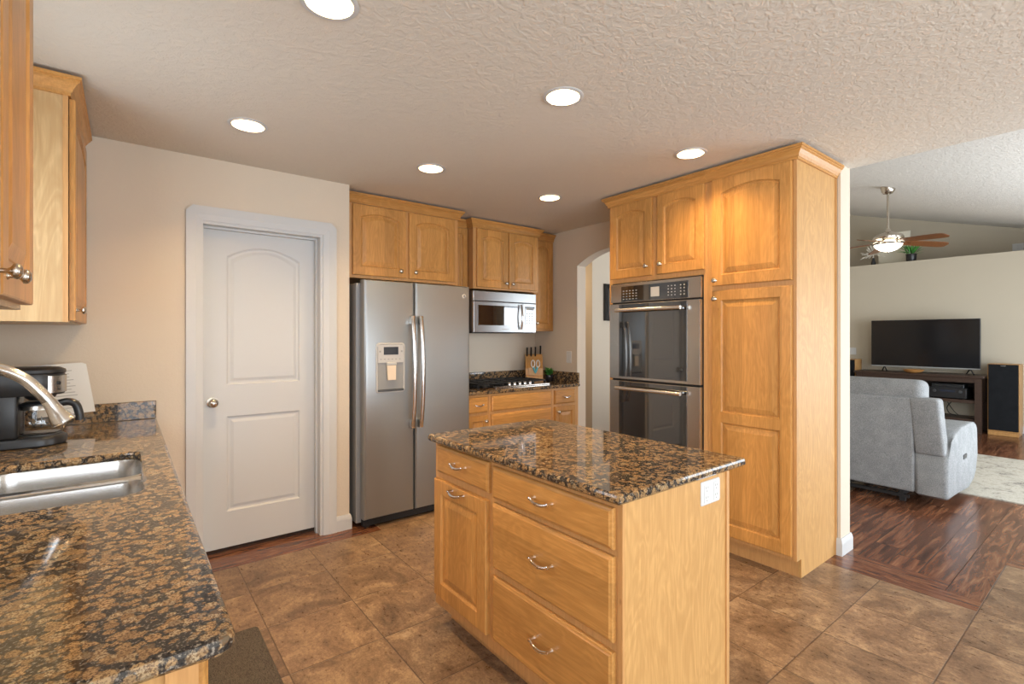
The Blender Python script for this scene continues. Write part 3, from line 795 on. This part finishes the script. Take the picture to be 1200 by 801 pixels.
part('collar', lathe(NB(), (-.292, 2.935, zc), [(.066, .106), (.0675, .106), (.065, .122), (.0635, .124)], n=32, cap0=False, cap1=False), STEELV, t, 50)
part('lid', lathe(NB(), (-.292, 2.935, zc), [(.064, .1235), (.064, .130), (.05, .138), (.001, .140)], n=28), BLACK, t, 40)
pts = smooth_path([(-.238, 2.925, 1.069), (-.205, 2.920, 1.078), (-.178, 2.916, 1.066), (-.166, 2.914, 1.03), (-.163, 2.914, .995)], 5)
part('handle', tube(NB(), pts, [.0145] * len(pts), 12, 1.1), BLACK, t, 60)
# recipe sheets on a small easel
t = thing('recipe_booklet', 'white printed recipe sheets propped against the pantry wall behind the coffee maker', 'booklet', (-.25, 3.41, .9))
A = Vector((-.352, 3.395, .958)); Ux = Vector((.98, 0, .06)); Uz = Vector((-.15, .10, .97)).normalized() ; Nn = Ux.cross(Uz).normalized()
def sheet(off, w_, h, th, dx=0):
    b = NB(); o = A + Nn * off + Ux * dx
    loops(b, [[o, o + Ux * w_, o + Ux * w_ + Uz * h, o + Uz * h], [o + Nn * th, o + Nn * th + Ux * w_, o + Nn * th + Ux * w_ + Uz * h, o + Nn * th + Uz * h]], True, True, True); return b
for k in range(3): part('page', sheet(-.004 + k * .0025, .215 + .004 * k, .262 - .004 * k, .0018, .003 * k), PAPER, t)
bm = NB()
for k in range(13):
    o = A + Nn * .003 + Ux * .03 + Uz * (.03 + k * .016); L = .12 + .04 * random.random()
    loops(bm, [[o, o + Ux * L, o + Ux * L + Uz * .0035, o + Uz * .0035]], True, False, True)
part('printed_text', bm, INK, t)
bm = NB(); tube(bm, [A + Ux * .0 - Nn * .008 - Uz * .006, A + Ux * .12 - Nn * .008 - Uz * .006], .003, 8)
for dx in (.02, .10):
    p0 = A + Ux * dx - Uz * .006
    tube(bm, [p0 + Nn * .012 + Uz * .012, p0 + Nn * .012, p0 - Nn * .010, p0 - Nn * .01 + Uz * .15], .0025, 8)
    tube(bm, [p0, Vector((p0.x, p0.y - .005, .901))], .0025, 8)
part('wire_easel', bm, BLACK, t)

# ------------------------------------------------------------------ refrigerator
t = thing('refrigerator', 'stainless side by side refrigerator with ice dispenser and two bar handles', 'refrigerator', (1.76, 3.75, 0))
bm = NB(); box(bm, 1.290, 2.205, 3.462, 4.12, .03, 1.745, .006); part('cabinet', bm, mat('fridge_side_grey', (.26, .265, .27), .4), t)
part('toe_grille', B(1.325, 2.200, 3.415, 3.462, .012, .062, .004), BLACKM, t)
bm = NB()
for x in (1.36, 2.15):
    lathe(bm, (x, 3.44, .0), [(.02, 0), (.02, .014), (.012, .016)], n=12); lathe(bm, (x, 4.05, .0), [(.02, 0), (.02, .032)], n=12)
part('foot', bm, BLACKM, t)
F = face_ny(3.462)
def fridge_door(u0, u1):
    b = NB(); pr = [(.004, 0), (0, .006), (0, .06), (.004, .073), (.014, .082), (.03, .085)]
    return loops(b, [[F(u, v, w_) for u, v in [(u0 + d, .066 + d * .6), (u1 - d, .066 + d * .6), (u1 - d, 1.768 - d * .6), (u0 + d, 1.768 - d * .6)]] for d, w_ in pr], True, True, True)
fd = part('freezer_door', fridge_door(1.318, 1.706), SLATE, t, 30)
rd = part('refrigerator_door', fridge_door(1.714, 2.202), SLATE, t, 30)
Ff = face_ny(3.377)
# dispenser
dx0, dx1, dz0, dz1 = 1.402, 1.624, .958, 1.318
bm = NB(); loops(bm, [[Ff(u, v, w_) for u, v in rrect(dx0 + d, dx1 - d, dz0 + d, dz1 - d, .022, 4)] for d, w_ in ((0, 0), (.001, .007), (.008, .010), (.012, .006), (.013, -.003))], True, False, False)
part('dispenser_frame', bm, LGREY, fd, 40)
part('control_panel', B(dx0 + .013, dx1 - .013, 3.367, 3.3765, 1.175, dz1 - .013), LGREY, fd)
part('display', B(dx0 + .055, dx1 - .055, 3.365, 3.3675, 1.232, 1.288), DISPLAY, fd)
bm = NB()
for k in range(6): box(bm, dx0 + .028 + k * .029, dx0 + .040 + k * .029, 3.3660, 3.3672, 1.197, 1.203)
for x in (dx0 + .022, dx1 - .034): box(bm, x, x + .012, 3.3660, 3.3672, 1.25, 1.262)
part('button_legends', bm, GREYP, fd)
bm = NB()  # recess: back, sides
box(bm, dx0 + .012, dx1 - .012, 3.3735, 3.3765, dz0 + .02, 1.176)
part('recess_back', bm, GREYP, fd)
part('drip_tray', B(dx0 + .012, dx1 - .012, 3.362, 3.376, dz0 + .010, dz0 + .026, .003), CHARC, fd)
bm = NB(); box(bm, 1.474, 1.552, 3.352, 3.374, 1.155, 1.177, .006); part('nozzle_housing', bm, LGREY, fd)
bm = NB(); loops(bm, [[(1.478, 3.366, 1.155), (1.548, 3.366, 1.155), (1.543, 3.366, 1.05), (1.483, 3.366, 1.05)], [(1.478, 3.356, 1.155), (1.548, 3.356, 1.155), (1.543, 3.350, 1.05), (1.483, 3.350, 1.05)]], True, True, True)
part('dispenser_paddle', bm, mat('cream_plastic', (.74, .62, .48), .4), fd)
def bar_handle(x):
    b = NB(); z0, z1 = .690, 1.512
    pts = []
    for k in range(25):
        s = k / 24; z = z0 + (z1 - z0) * s
        pts.append((x, 3.377 - .030 - .040 * (1 - (2 * s - 1) ** 2) ** .8, z))
    tube(b, pts, [.0165] * 25, 12, .62, up=(0, 1, 0))
    for z in (z0 + .025, z1 - .025): box(b, x - .016, x + .016, 3.337, 3.3765, z - .032, z + .032, .005)
    return b
part('handle', bar_handle(1.676), SATIN, fd, 50); part('handle', bar_handle(1.744), SATIN, rd, 50)
# round badge with a looping stroke
bm = NB(); cx_, cz_ = 2.141, 1.686
lathe(bm, (cx_, 3.377, cz_), [(.021, 0), (.021, .002), (.019, .003), (.001, .003)], (0, -1, 0), 24)
bd = part('badge', bm, GREYP, rd, 40)
bm = NB(); tube(bm, [(cx_ + .016 * math.cos(R(a)) * (1 - .0012 * (a - 20)), 3.3735, cz_ + .0165 * math.sin(R(a)) * (1 - .0012 * (a - 20))) for a in range(-20, 300, 16)], [.0016 + .0022 * math.sin(math.pi * k / 19) for k in range(20)], 6)
part('badge_stroke', bm, mat('badge_silver', (.85, .78, .68), .3, .7), rd, 40)

# ------------------------------------------------------------------ microwave
t = thing('microwave', 'stainless over the range microwave mounted under the cabinet', 'microwave', (2.85, 3.93, 1.40))
MX0, MX1, MZ0, MZ1, MY = 2.476, 3.224, 1.402, 1.782, 3.775
part('case', B(MX0, MX1, MY, 4.136, MZ0 + .006, MZ1), CHARC, t)
F = face_ny(MY)
part('vent_band', B(MX0, MX1, MY - .028, MY - .0005, 1.690, MZ1, .004), STEEL, t)
bm = NB(); box(bm, MX0 + .002, 3.055, MY - .030, MY - .0005, MZ0, 1.686, .004)
md = part('door', bm, STEEL, t)
part('window_glass', B(MX0 + .048, 2.985, MY - .0335, MY - .0302, 1.468, 1.652, .001), BLACKG, md)
bm = NB(); pts = [(3.018, MY - .045 - .022 * math.sin(math.pi * k / 16), 1.432 + (1.668 - 1.432) * k / 16) for k in range(17)]
tube(bm, pts, .0105, 12)
for z in (1.440, 1.660): box(bm, 3.010, 3.026, MY - .046, MY - .030, z - .008, z + .008, .002)
part('handle', bm, CHROME, md, 50)
cp = part('control_panel', B(3.058, MX1 - .001, MY - .029, MY - .0005, MZ0, 1.686, .003), STEEL, t)
part('keypad', B(3.082, MX1 - .020, MY - .0315, MY - .0292, 1.475, 1.655, .001), BLACKG, cp)
bm = NB()
for i in range(3):
    for j in range(5): box(bm, 3.096 + i * .034, 3.112 + i * .034, MY - .0320, MY - .0314, 1.488 + j * .024, 1.497 + j * .024)
box(bm, 3.094, 3.194, MY - .0320, MY - .0314, 1.622, 1.645)
part('key_legends', bm, GREYP, cp)
part('underside', B(MX0 + .01, MX1 - .01, MY + .01, 4.12, MZ0 - .006, MZ0 + .005), BLACKM, t)
bm = NB()   # faint maker's lettering is an unreadable grey smudge: short grey dashes
for k, wd in enumerate((.010, .010, .008, .010, .004, .010)):
    box(bm, 2.800 + k * .013, 2.800 + k * .013 + wd, MY - .0306, MY - .0299, 1.4285, 1.4385)
part('maker_mark', bm, GREYP, md)

# ------------------------------------------------------------------ double oven
t = thing('double_oven', 'built in stainless double wall oven with black glass doors', 'oven', (3.2, 2.145, .458))
OY0, OY1 = 1.770, 2.522; F = face_nx(2.95)
part('case', B(2.952, 3.50, 1.766, 2.526, .458, 1.762), BLACKM, t)
part('control_fascia', B(2.926, 2.9498, OY0, OY1, 1.617, 1.755, .003), STEELV, t)
part('control_panel', B(2.922, 2.9258, 1.862, 2.420, 1.622, 1.735, .001), BLACKG, t)
bm = NB()
for i in range(5):
    for j in range(4): box(bm, 2.9214, 2.9222, 2.275 + i * .029, 2.288 + i * .029, 1.637 + j * .020, 1.643 + j * .020)
for i in range(5):
    for j in range(4): box(bm, 2.9214, 2.9222, 1.885 + i * .026 + (.018 if i > 1 else 0), 1.894 + i * .026 + (.018 if i > 1 else 0), 1.643 + j * .021, 1.650 + j * .021)
part('key_legends', bm, LEGEND, t)
part('display', B(2.9210, 2.9222, 2.085, 2.155, 1.645, 1.712), LGREY, t)
for z0, z1 in ((1.048, 1.606), (.470, 1.036)):
    d = part('door', B(2.912, 2.9498, OY0, OY1, z0, z1, .004), STEELV, t)
    part('glass_panel', B(2.9085, 2.9122, 1.862, 2.430, z0 + .020, z1 - .006, .001), BLACKG, d)
    bm = NB(); hz = z1 - .050
    tube(bm, [(2.862, 1.880, hz), (2.862, 2.425, hz)], .0135, 16)
    for yy in (1.905, 2.400): box(bm, 2.862, 2.9095, yy - .011, yy + .011, hz - .010, hz + .010, .003)
    part('handle', bm, SATIN, d, 50)

# ------------------------------------------------------------------ cooktop and things on the range counter
t = thing('gas_cooktop', 'black gas cooktop with cast iron grates and a row of knobs', 'cooktop', (2.86, 3.80, .9))
CX0, CX1, CY0, CY1 = 2.42, 3.252, 3.575, 4.075
part('top_plate', B(CX0, CX1, CY0, CY1, .9005, .910, .004), BLACKG, t)
part('trim_strip', B(2.60, CX1, CY0 - .003, CY0 + .040, .9005, .9125, .003), STEELV, t)
for bx, by, s in ((2.58, 3.72, 1), (2.58, 3.95, .9), (3.14, 3.74, .9), (3.14, 3.95, 1), (2.86, 3.92, 1.2)):
    part('burner', lathe(NB(), (bx, by, .910), [(.05 * s, 0), (.048 * s, .008), (.036 * s, .010), (.036 * s, .018), (.001, .020)], n=20), IRON, t, 40)
for gx0, gx1 in ((2.44, 2.715), (2.722, 2.998), (3.005, 3.238)):
    bm = NB(); z = .944; y0, y1 = (3.66 if gx0 > 2.7 and gx0 < 3 else 3.625), 4.06
    for q in ((gx0, y0, gx1, y0), (gx0, y1, gx1, y1), (gx0, y0, gx0, y1), (gx1, y0, gx1, y1), ((gx0 + gx1) / 2, y0, (gx0 + gx1) / 2, y1), (gx0, (y0 + y1) / 2, gx1, (y0 + y1) / 2), (gx0, y0 * .75 + y1 * .25, gx1, y0 * .75 + y1 * .25), (gx0, y0 * .25 + y1 * .75, gx1, y0 * .25 + y1 * .75)):
        box(bm, min(q[0], q[2]) - .006, max(q[0], q[2]) + .006, min(q[1], q[3]) - .006, max(q[1], q[3]) + .006, z - .012, z, .002)
    for x in (gx0, gx1):
        for y in (y0, y1): box(bm, x - .007, x + .007, y - .007, y + .007, .910, z - .01, .002)
    part('grate', bm, IRON, t)
for k in range(5):
    part('knob', lathe(NB(), (2.790 + k * .062, 3.622, .910), [(.020, 0), (.019, .004), (.0165, .006), (.0155, .026), (.013, .029), (.001, .030)], n=18), CHROME, t, 40)
# knife block
kb = Vector((3.40, 3.985, .9)); ang = R(-38)
def kbp(u, v, z): return Vector((kb.x + math.cos(ang) * u - math.sin(ang) * v, kb.y + math.sin(ang) * u + math.cos(ang) * v, kb.z + z))
fk = lambda u, v, w_: kbp(w_, u, v)   # u: depth (front negative), v: height, w: across
t = thing('knife_block', 'slanted beech knife block standing beside the gas cooktop', 'knife block', tuple(kb))
bm = NB(); prism(bm, [(-.085, .0005), (.085, .0005), (.085, .275), (.045, .275), (-.085, .130)], fk, -.09, .09); part('block', bm, BLOCKW, t)
bm = NB(); prism(bm, [(-.112, .0006), (-.0855, .0006), (-.0855, .060), (-.112, .052)], fk, -.09, .09); part('foot_step', bm, BLOCKW, t)
bm = NB(); prism(bm, [(-.108, .0605), (-.0855, .0605), (-.0855, .128), (-.03, .19), (-.055, .20), (-.108, .14)], fk, -.06, .03); part('front_slot', bm, BLOCKW, t)
sl = (Vector((0, .045, .235)) - Vector((0, -.085, .050))).normalized()
def knife(u0, u1, zoff, label, length=.115, group='knives in the block', th=.008):
    # handle leaves the slanted face, pointing up and forward
    dirv = Vector((-.42, .91))
    tk = thing('kitchen_knife', label, 'knife', tuple(kbp(u0, u1, zoff)), group)
    b = NB(); pts = [kbp(u0, u1 + dirv.x * s, zoff + dirv.y * s) for s in (.0, .02, .06, .10, length)]
    tube(b, pts, [.009, .0105, .010, .011, .012], 10, .75); part('handle', b, BLACK, tk, 50)
    b = NB(); pts = [kbp(u0, u1 - dirv.x * s, zoff - dirv.y * s) for s in (-.001, .03, .06)]
    tube(b, pts, [.006, .006, .004], 8, .3); part('blade', b, SATIN, tk, 50)
knife(-.072, .030, .255, 'black handled knife at the cooktop end of the block', .100)
knife(-.030, .030, .255, 'black handled knife second from the cooktop end of the block', .102)
knife(.015, .030, .255, 'black handled knife in the middle of the block above the scissors', .106)
knife(.070, .055, .272, 'thick black handled knife at the plant end of the block', .07)
t = thing('kitchen_scissors', 'turquoise and white handled scissors stuck in the front of the knife block', 'scissors', tuple(kbp(.01, -.05, .12)))
bm = NB()
for s in (-1, 1):
    ring = [kbp(.010 + s * .026 + .017 * math.cos(2 * math.pi * k / 16), -.120 + .006 * math.sin(2 * math.pi * k / 16), .182 + .036 * math.sin(2 * math.pi * k / 16)) for k in range(17)]
    tube(bm, ring, .0058, 8)
part('grip', bm, WHITEP, t, 60)
bm = NB()
for s in (-1, 1): tube(bm, [kbp(.010 + s * .022, -.120, .150), kbp(.010 + s * .008, -.122, .110), kbp(.010, -.122, .085)], [.011, .010, .006], 8)
part('shank', bm, TEAL, t, 60)
# plant by the cooktop
def foliage(c, n, r, h, lw, ll, spread=1.0, lean=.6):
    b = NB()
    for i in range(n):
        a = random.random() * 2 * math.pi; q = random.random() ** .5 * r * .75
        zz = c[2] + h * random.random()
        o = Vector((c[0] + q * math.cos(a), c[1] + q * math.sin(a), zz))
        d = Vector((math.cos(a) * spread * (.4 + random.random()), math.sin(a) * spread * (.4 + random.random()), lean * (random.random() - .1) + .25)).normalized()
        sd = d.cross(Vector((random.random() - .5, random.random() - .5, 1))).normalized(); L = ll * (.7 + .6 * random.random()); W = lw * (.7 + .6 * random.random())
        up = sd.cross(d) * W * .25
        v = [b.verts.new(p) for p in (o, o + d * L * .35 + sd * W + up, o + d * L * .75 + sd * W * .7 + up, o + d * L - up, o + d * L * .75 - sd * W * .7 + up, o + d * L * .35 - sd * W + up, o + d * L * .5)]
        for k in range(5): b.faces.new((v[k], v[k + 1], v[6]))
        b.faces.new((v[5], v[0], v[6]))
    return b
pc = (3.472, 3.825, .9005)
t = thing('potted_plant', 'small bushy green plant in a dark pot beside the knife block', 'plant', pc)
part('pot', lathe(NB(), pc, [(.036, 0), (.046, .02), (.050, .05), (.048, .062), (.044, .062), (.044, .052)], n=24), POT, t, 40)
part('soil', lathe(NB(), (pc[0], pc[1], pc[2] + .05), [(.0435, 0), (.001, .006)], n=16), BLACKM, t)
part('leaves', foliage((pc[0], pc[1], pc[2] + .062), 150, .034, .062, .008, .026, .8), LEAF, t)
part('stem', tube(NB(), [(pc[0], pc[1], pc[2] + .05), (pc[0] + .004, pc[1], pc[2] + .10)], .005, 6), LEAFD, t)

# ------------------------------------------------------------------ floor mat
bm = NB(); loops(bm, [[(x, y, z) for x, y in offset(rrect(.165, .486, 1.55, 2.563, .012, 3), d)] for d, z in ((0, .0005), (0, .006), (.012, .016))], True, True, True)
solo('kitchen_mat', bm, MATM, 'dark brown textured anti fatigue mat on the tile by the sink cabinet', 'mat')

# ------------------------------------------------------------------ hall picture
t = thing('picture_frame', 'black picture frame on the white wall beyond the arched opening', 'picture', (5.05, 4.26, 1.56))
fx0, fx1, fz0, fz1 = 4.81, 5.30, 1.565, 2.035
bm = NB(); q = lambda d, y: [(fx0 + d, y, fz0 + d), (fx1 - d, y, fz0 + d), (fx1 - d, y, fz1 - d), (fx0 + d, y, fz1 - d)]
loops(bm, [q(0, 4.269), q(0, 4.235), q(.015, 4.222), q(.065, 4.243), q(.065, 4.262)], True, True, False); part('frame', bm, BLACK, t)
bm = NB(); loops(bm, [q(.066, 4.262), q(.066, 4.256)], True, True, True); part('print', bm, mat('dark_print', (.05, .045, .04), .5), t)

# ------------------------------------------------------------------ living room
# recliner sofa seen from behind
t = thing('recliner_sofa', 'grey fabric reclining sofa seen from behind in the living room', 'sofa', (5.6, 1.9, 0))
def soft(x0, x1, y0, y1, z0, z1, bev, seg=4, fn=None):
    b = B(x0, x1, y0, y1, z0, z1, bev=bev, seg=seg)
    if fn:
        for v in b.verts: v.co = fn(v.co.copy())
    return b
SX = 5.03
def lean(c):      # the back leans away from the seat towards the kitchen near the top
    c.x -= max(0, c.z - .40) * .10; return c
part('back_panel', soft(SX, SX + .16, 1.158, 2.95, .10, .872, .02, 3, lambda c: lean(c)), SOFA, t, 50)
part('headrest', soft(SX - .02, SX + .22, 1.10, 2.02, .80, 1.005, .06, 5), SOFA, t, 60)
part('headrest', soft(SX - .02, SX + .22, 2.03, 2.95, .80, 1.005, .06, 5), SOFA, t, 60)
part('back_wing', soft(SX - .01, SX + .14, .965, 1.155, .42, .872, .022, 3, lambda c: Vector((c.x - max(0, c.z - .4) * .09, c.y + max(0, c.z - .42) * .07, c.z))), SOFA, t, 50)
def armfn(c): return c
def arm(y0, y1):
    b = NB(); poly = [(5.03, .10), (5.10, .07), (5.75, .06), (5.98, .075), (6.08, .14), (6.12, .30), (6.14, .46), (6.13, .54), (6.08, .585), (5.95, .603), (5.5, .603), (5.24, .59), (5.16, .50), (5.03, .42)]
    prism(b, poly, lambda u, v, w_: (u, w_, v), y0, y1)
    bmesh.ops.bevel(b, geom=[e for e in b.edges if abs(e.verts[0].co.y - e.verts[1].co.y) < 1e-5], offset=.035, segments=4, affect='EDGES', profile=.5)
    return b
part('armrest', arm(.95, 1.165), SOFA, t, 60); part('armrest', arm(2.945, 3.16), SOFA, t, 60)
part('seat_cushion', soft(5.2, 6.05, 1.17, 2.05, .28, .50, .06, 4), SOFA, t, 60); part('seat_cushion', soft(5.2, 6.05, 2.06, 2.94, .28, .50, .06, 4), SOFA, t, 60)
part('back_cushion', soft(5.16, 5.36, 1.17, 2.05, .45, .93, .06, 4), SOFA, t, 60); part('back_cushion', soft(5.16, 5.36, 2.06, 2.94, .45, .93, .06, 4), SOFA, t, 60)
bm = NB()
for y in (1.25, 1.65, 2.45, 2.85): box(bm, 5.06, 5.95, y - .015, y + .015, .05, .10)
for x in (5.07, 5.40, 5.9): box(bm, x - .012, x + .012, 1.2, 2.9, .04, .065)
for x in (5.10, 5.60):
    for y in (1.25, 2.85): box(bm, x - .02, x + .02, y - .02, y + .02, .001, .06)
part('recliner_mechanism', bm, BLACKM, t)
part('release_latch', B(5.55, 5.66, .944, .951, .33, .37, .003), CHARC, t)
# rug
bm = NB(); loops(bm, [[(x, y, z) for x, y in rrect(5.72, 7.74, -.95, 2.6, .02, 2)] for z in (.0005, .011)], True, True, True)
solo('area_rug', bm, RUG, 'pale mottled beige rug on the dark hardwood floor', 'rug')
# media console
t = thing('media_console', 'dark wood media console under the television', 'media console', (9.62, 2.17, 0))
CX, CXb, C0, C1, CT = 9.40, 9.90, 1.42, 2.92, .81
part('top', B(CX - .02, CXb, C0 - .03, C1 + .03, CT - .035, CT, .006), DKWOOD, t)
for x in (CX, CXb - .07):
    for y in (C0, C1 - .07): part('leg', B(x, x + .07, y, y + .07, 0, CT - .0355), DKWOOD, t)
part('rail', B(CX + .005, CX + .03, C0 + .0705, C1 - .0705, CT - .10, CT - .0355), DKWOOD, t)
part('shelf', B(CX + .02, CXb - .02, C0 + .0705, C1 - .0705, .415, .46), DKWOOD, t)
part('shelf', B(CX + .02, CXb - .02, C0 + .0705, C1 - .0705, .16, .19), DKWOOD, t)
part('side_panel', B(CX + .0705, CXb - .0705, C0 + .02, C0 + .04, .42, CT - .036), DKWOOD, t)
part('side_panel', B(CX + .0705, CXb - .0705, C1 - .04, C1 - .02, .42, CT - .036), DKWOOD, t)
part('divider', B(CX + .02, CXb - .03, 2.17, 2.20, .46, CT - .036), DKWOOD, t)
bm = NB(); box(bm, CXb - .03, CXb - .018, C0 + .0705, C1 - .0705, .46, CT - .036); part('back_panel', bm, DKWOOD, t)
# receiver
t = thing('av_receiver', 'black audio receiver on the shelf of the media console', 'receiver', (9.65, 1.80, .4605))
part('case', B(9.47, 9.82, 1.585, 2.02, .470, .615, .004), BLACKM, t)
part('front_panel', B(9.462, 9.4705, 1.59, 2.015, .472, .613, .003), BLACK, t)
for y in (1.65, 1.94): part('dial', lathe(NB(), (9.462, y, .565), [(.022, 0), (.02, .014), (.001, .015)], (-1, 0, 0), 16), CHARC, t, 40)
part('display', B(9.4605, 9.4622, 1.71, 1.88, .555, .585), DISPLAY, t)
bm = NB()
for x in (9.50, 9.78):
    for y in (1.62, 1.98): box(bm, x - .015, x + .015, y - .015, y + .015, .4603, .4705)
part('foot', bm, BLACK, t)
t = thing('cable_box', 'thin black set top box on top of the audio receiver', 'set top box', (9.62, 1.80, .6155))
part('case', B(9.50, 9.78, 1.62, 1.98, .6155, .668, .004), CHARC, t); part('front_panel', B(9.496, 9.5005, 1.625, 1.975, .620, .664), BLACKG, t)
# cables hanging behind the shelf
bm = NB(); tube(bm, smooth_path([(9.86, 1.83, .55), (9.84, 1.80, .42), (9.80, 1.86, .30), (9.72, 1.82, .22), (9.70, 1.74, .198)], 5), .006, 6); tube(bm, smooth_path([(9.86, 1.90, .5), (9.85, 1.86, .36), (9.78, 1.78, .25), (9.74, 1.72, .198)], 5), .005, 6)
solo('power_cable', bm, BLACK, 'tangled black cables on the low shelf of the media console', 'cable', smooth=60)
# television
t = thing('television', 'large flat black television standing on the media console', 'television', (9.63, 2.117, CT))
TY0, TY1, TZ0, TZ1 = 1.462, 2.774, .888, 1.622
part('body', B(9.615, 9.66, TY0, TY1, TZ0, TZ1, .004), BLACK, t)
part('screen', B(9.612, 9.6152, TY0 + .008, TY1 - .008, TZ0 + .016, TZ1 - .008), SCREEN, t)
part('bottom_bezel', B(9.610, 9.6152, TY0, TY1, TZ0 - .002, TZ0 + .014), GREYP, t)
for y in (1.575, 2.60):
    bm = NB()
    for s in (-1, 1): tube(bm, [(9.637, y, TZ0 + .006), (9.637 + s * .10, y + s * .055, CT + .0095)], .009, 8)
    part('foot', bm, BLACK, t, 50)
# bowl
t = solo('wooden_bowl', lathe(NB(), (9.47, 2.19, CT + .0005), [(.065, 0), (.11, .022), (.135, .050), (.128, .050), (.10, .026), (.001, .012)], n=28, cap0=True, cap1=False), BOWLW, 'shallow wooden bowl on the media console under the television', 'bowl', smooth=50)
# speakers
def speaker(y0, y1, label):
    x0, x1 = 9.50, 9.79
    t = thing('floor_speaker', label, 'speaker', ((x0 + x1) / 2, (y0 + y1) / 2, 0), 'floor standing speakers')
    part('plinth', B(x0 - .02, x1, y0 + .005, y1 - .005, 0, .045, .004), SPKW, t)
    part('cabinet', B(x0, x1, y0, y1, .0455, .985, .003), SPKW, t)
    part('grille', B(x0 - .016, x0 - .0002, y0 + .010, y1 - .010, .07, .978, .004), GRILLE, t)
    part('badge', B(x0 - .0175, x0 - .0155, (y0 + y1) / 2 - .025, (y0 + y1) / 2 + .025, .955, .963), SATIN, t)
speaker(1.055, 1.372, 'tall black fronted speaker on the hardwood beside the console, near the rug')
speaker(2.960, 3.277, 'tall black fronted speaker behind the sofa, partly hidden by the kitchen wall')

# things on the ledge
LZ = 2.576
def ledge(u): return u
t = thing('potted_plant', 'spiky green plant in a dark pot on the high wall ledge', 'plant', (10.06, 2.355, LZ))
pc = (10.06, 2.355, LZ)
part('pot', lathe(NB(), pc, [(.055, 0), (.065, .02), (.07, .11), (.075, .115), (.075, .125), (.06, .125), (.058, .11)], n=20), BLACK, t, 40)
part('leaves', foliage((pc[0], pc[1], pc[2] + .10), 80, .06, .08, .009, .14, .6, 1.3), LEAF, t)
t = thing('canvas_print', 'pale blank looking canvas leaning behind the plant on the high ledge', 'canvas', (10.33, 2.68, LZ))
part('canvas', B(10.312, 10.335, 2.43, 2.87, LZ + .0005, LZ + .555), CANVAS, t)
part('stretcher', B(10.336, 10.35, 2.445, 2.855, LZ + .0005, LZ + .54), BLOCKW, t)
t = thing('dried_flowers', 'pale starburst dried stems in a slim dark vase on the high ledge', 'dried flowers', (10.02, 2.86, LZ))
pc = (10.02, 2.86, LZ)
part('vase', lathe(NB(), pc, [(.03, 0), (.035, .03), (.022, .08), (.016, .12), (.014, .12)], n=16), BLACKM, t, 40)
bm = NB()
for k in range(46):
    a = random.random() * 2 * math.pi; e = random.uniform(-.5, 1.3)
    d = Vector((math.cos(a) * math.cos(e) * .5, math.sin(a) * math.cos(e), math.sin(e)))
    o = Vector((pc[0], pc[1], pc[2] + .18)); L = random.uniform(.10, .20)
    tube(bm, [o, o + d * L * .6, o + d * L], [.002, .004, .007], 5)
tube(bm, [(pc[0], pc[1], pc[2] + .10), (pc[0], pc[1], pc[2] + .19)], .006, 6)
part('stems', bm, DRIED, t)
outlet(face_nx(10.9), 1.168, 1.292, 2.685, 2.805, 'wall_outlet', 'white outlet plate on the far wall just above the ledge', 1, 'outlet')

# ceiling fan
fc = Vector((7.70, 2.04, 2.595)); fzc = vz(2.04)
t = thing('ceiling_fan', 'ceiling fan with brown wooden blades, lit glass bowl and long downrod', 'ceiling fan', tuple(fc))
part('canopy', lathe(NB(), (fc.x, fc.y, fzc - .085), [(.018, 0), (.05, .010), (.072, .04), (.080, .085), (.080, .125)], n=24), NICKEL, t, 45)
part('downrod', lathe(NB(), (fc.x, fc.y, fc.z + .13), [(.013, 0), (.013, fzc - .08 - fc.z - .13)], n=12), NICKEL, t, 45)
part('motor_housing', lathe(NB(), tuple(fc), [(.055, -.035), (.09, -.03), (.105, -.005), (.16, .010), (.165, .035), (.15, .060), (.09, .085), (.035, .105), (.025, .14), (.016, .15)], n=28), NICKEL, t, 40)
lat = Vector((math.cos(YAW), -math.sin(YAW), 0)); dep = Vector((math.sin(YAW), math.cos(YAW), 0))
for k in range(5):
    ph = R(-5 + 72 * k); d = lat * math.cos(ph) + dep * math.sin(ph); n_ = Vector((-d.y, d.x, 0)); up = Vector((0, 0, 1))
    tw = n_ * math.cos(R(14)) - up * math.sin(R(14))
    bm = NB(); prof = [(.19, .055), (.24, .062), (.46, .070), (.63, .072), (.68, .060), (.70, .035)]
    top = []
    for s, wd in prof: top.append(fc + d * s - up * (.02 + .07 * s) + tw * wd)
    for s, wd in prof[::-1]: top.append(fc + d * s - up * (.02 + .07 * s) - tw * wd)
    nn = d.cross(tw)
    loops(bm, [[p - nn * .004 for p in top], [p + nn * .004 for p in top]], True, True, True)
    bl = part('blade', bm, BLADEW, t)
    bm = NB(); tube(bm, [fc + d * .10 + up * .002, fc + d * .17 - up * .030, fc + d * .26 - up * .036], [.016, .013, .018], 8, .4); part('blade_bracket', bm, NICKEL, bl, 50)
part('light_fitter', lathe(NB(), tuple(fc), [(.05, -.034), (.085, -.045), (.09, -.055), (.05, -.058)], n=24), NICKEL, t, 40)
part('light_bowl', lathe(NB(), tuple(fc), [(.150, -.058), (.148, -.066), (.13, -.095), (.09, -.125), (.04, -.143), (.001, -.147)], n=28), FANL, t, 60)
part('finial', lathe(NB(), tuple(fc), [(.012, -.147), (.010, -.158), (.002, -.168)], n=10), NICKEL, t, 40)
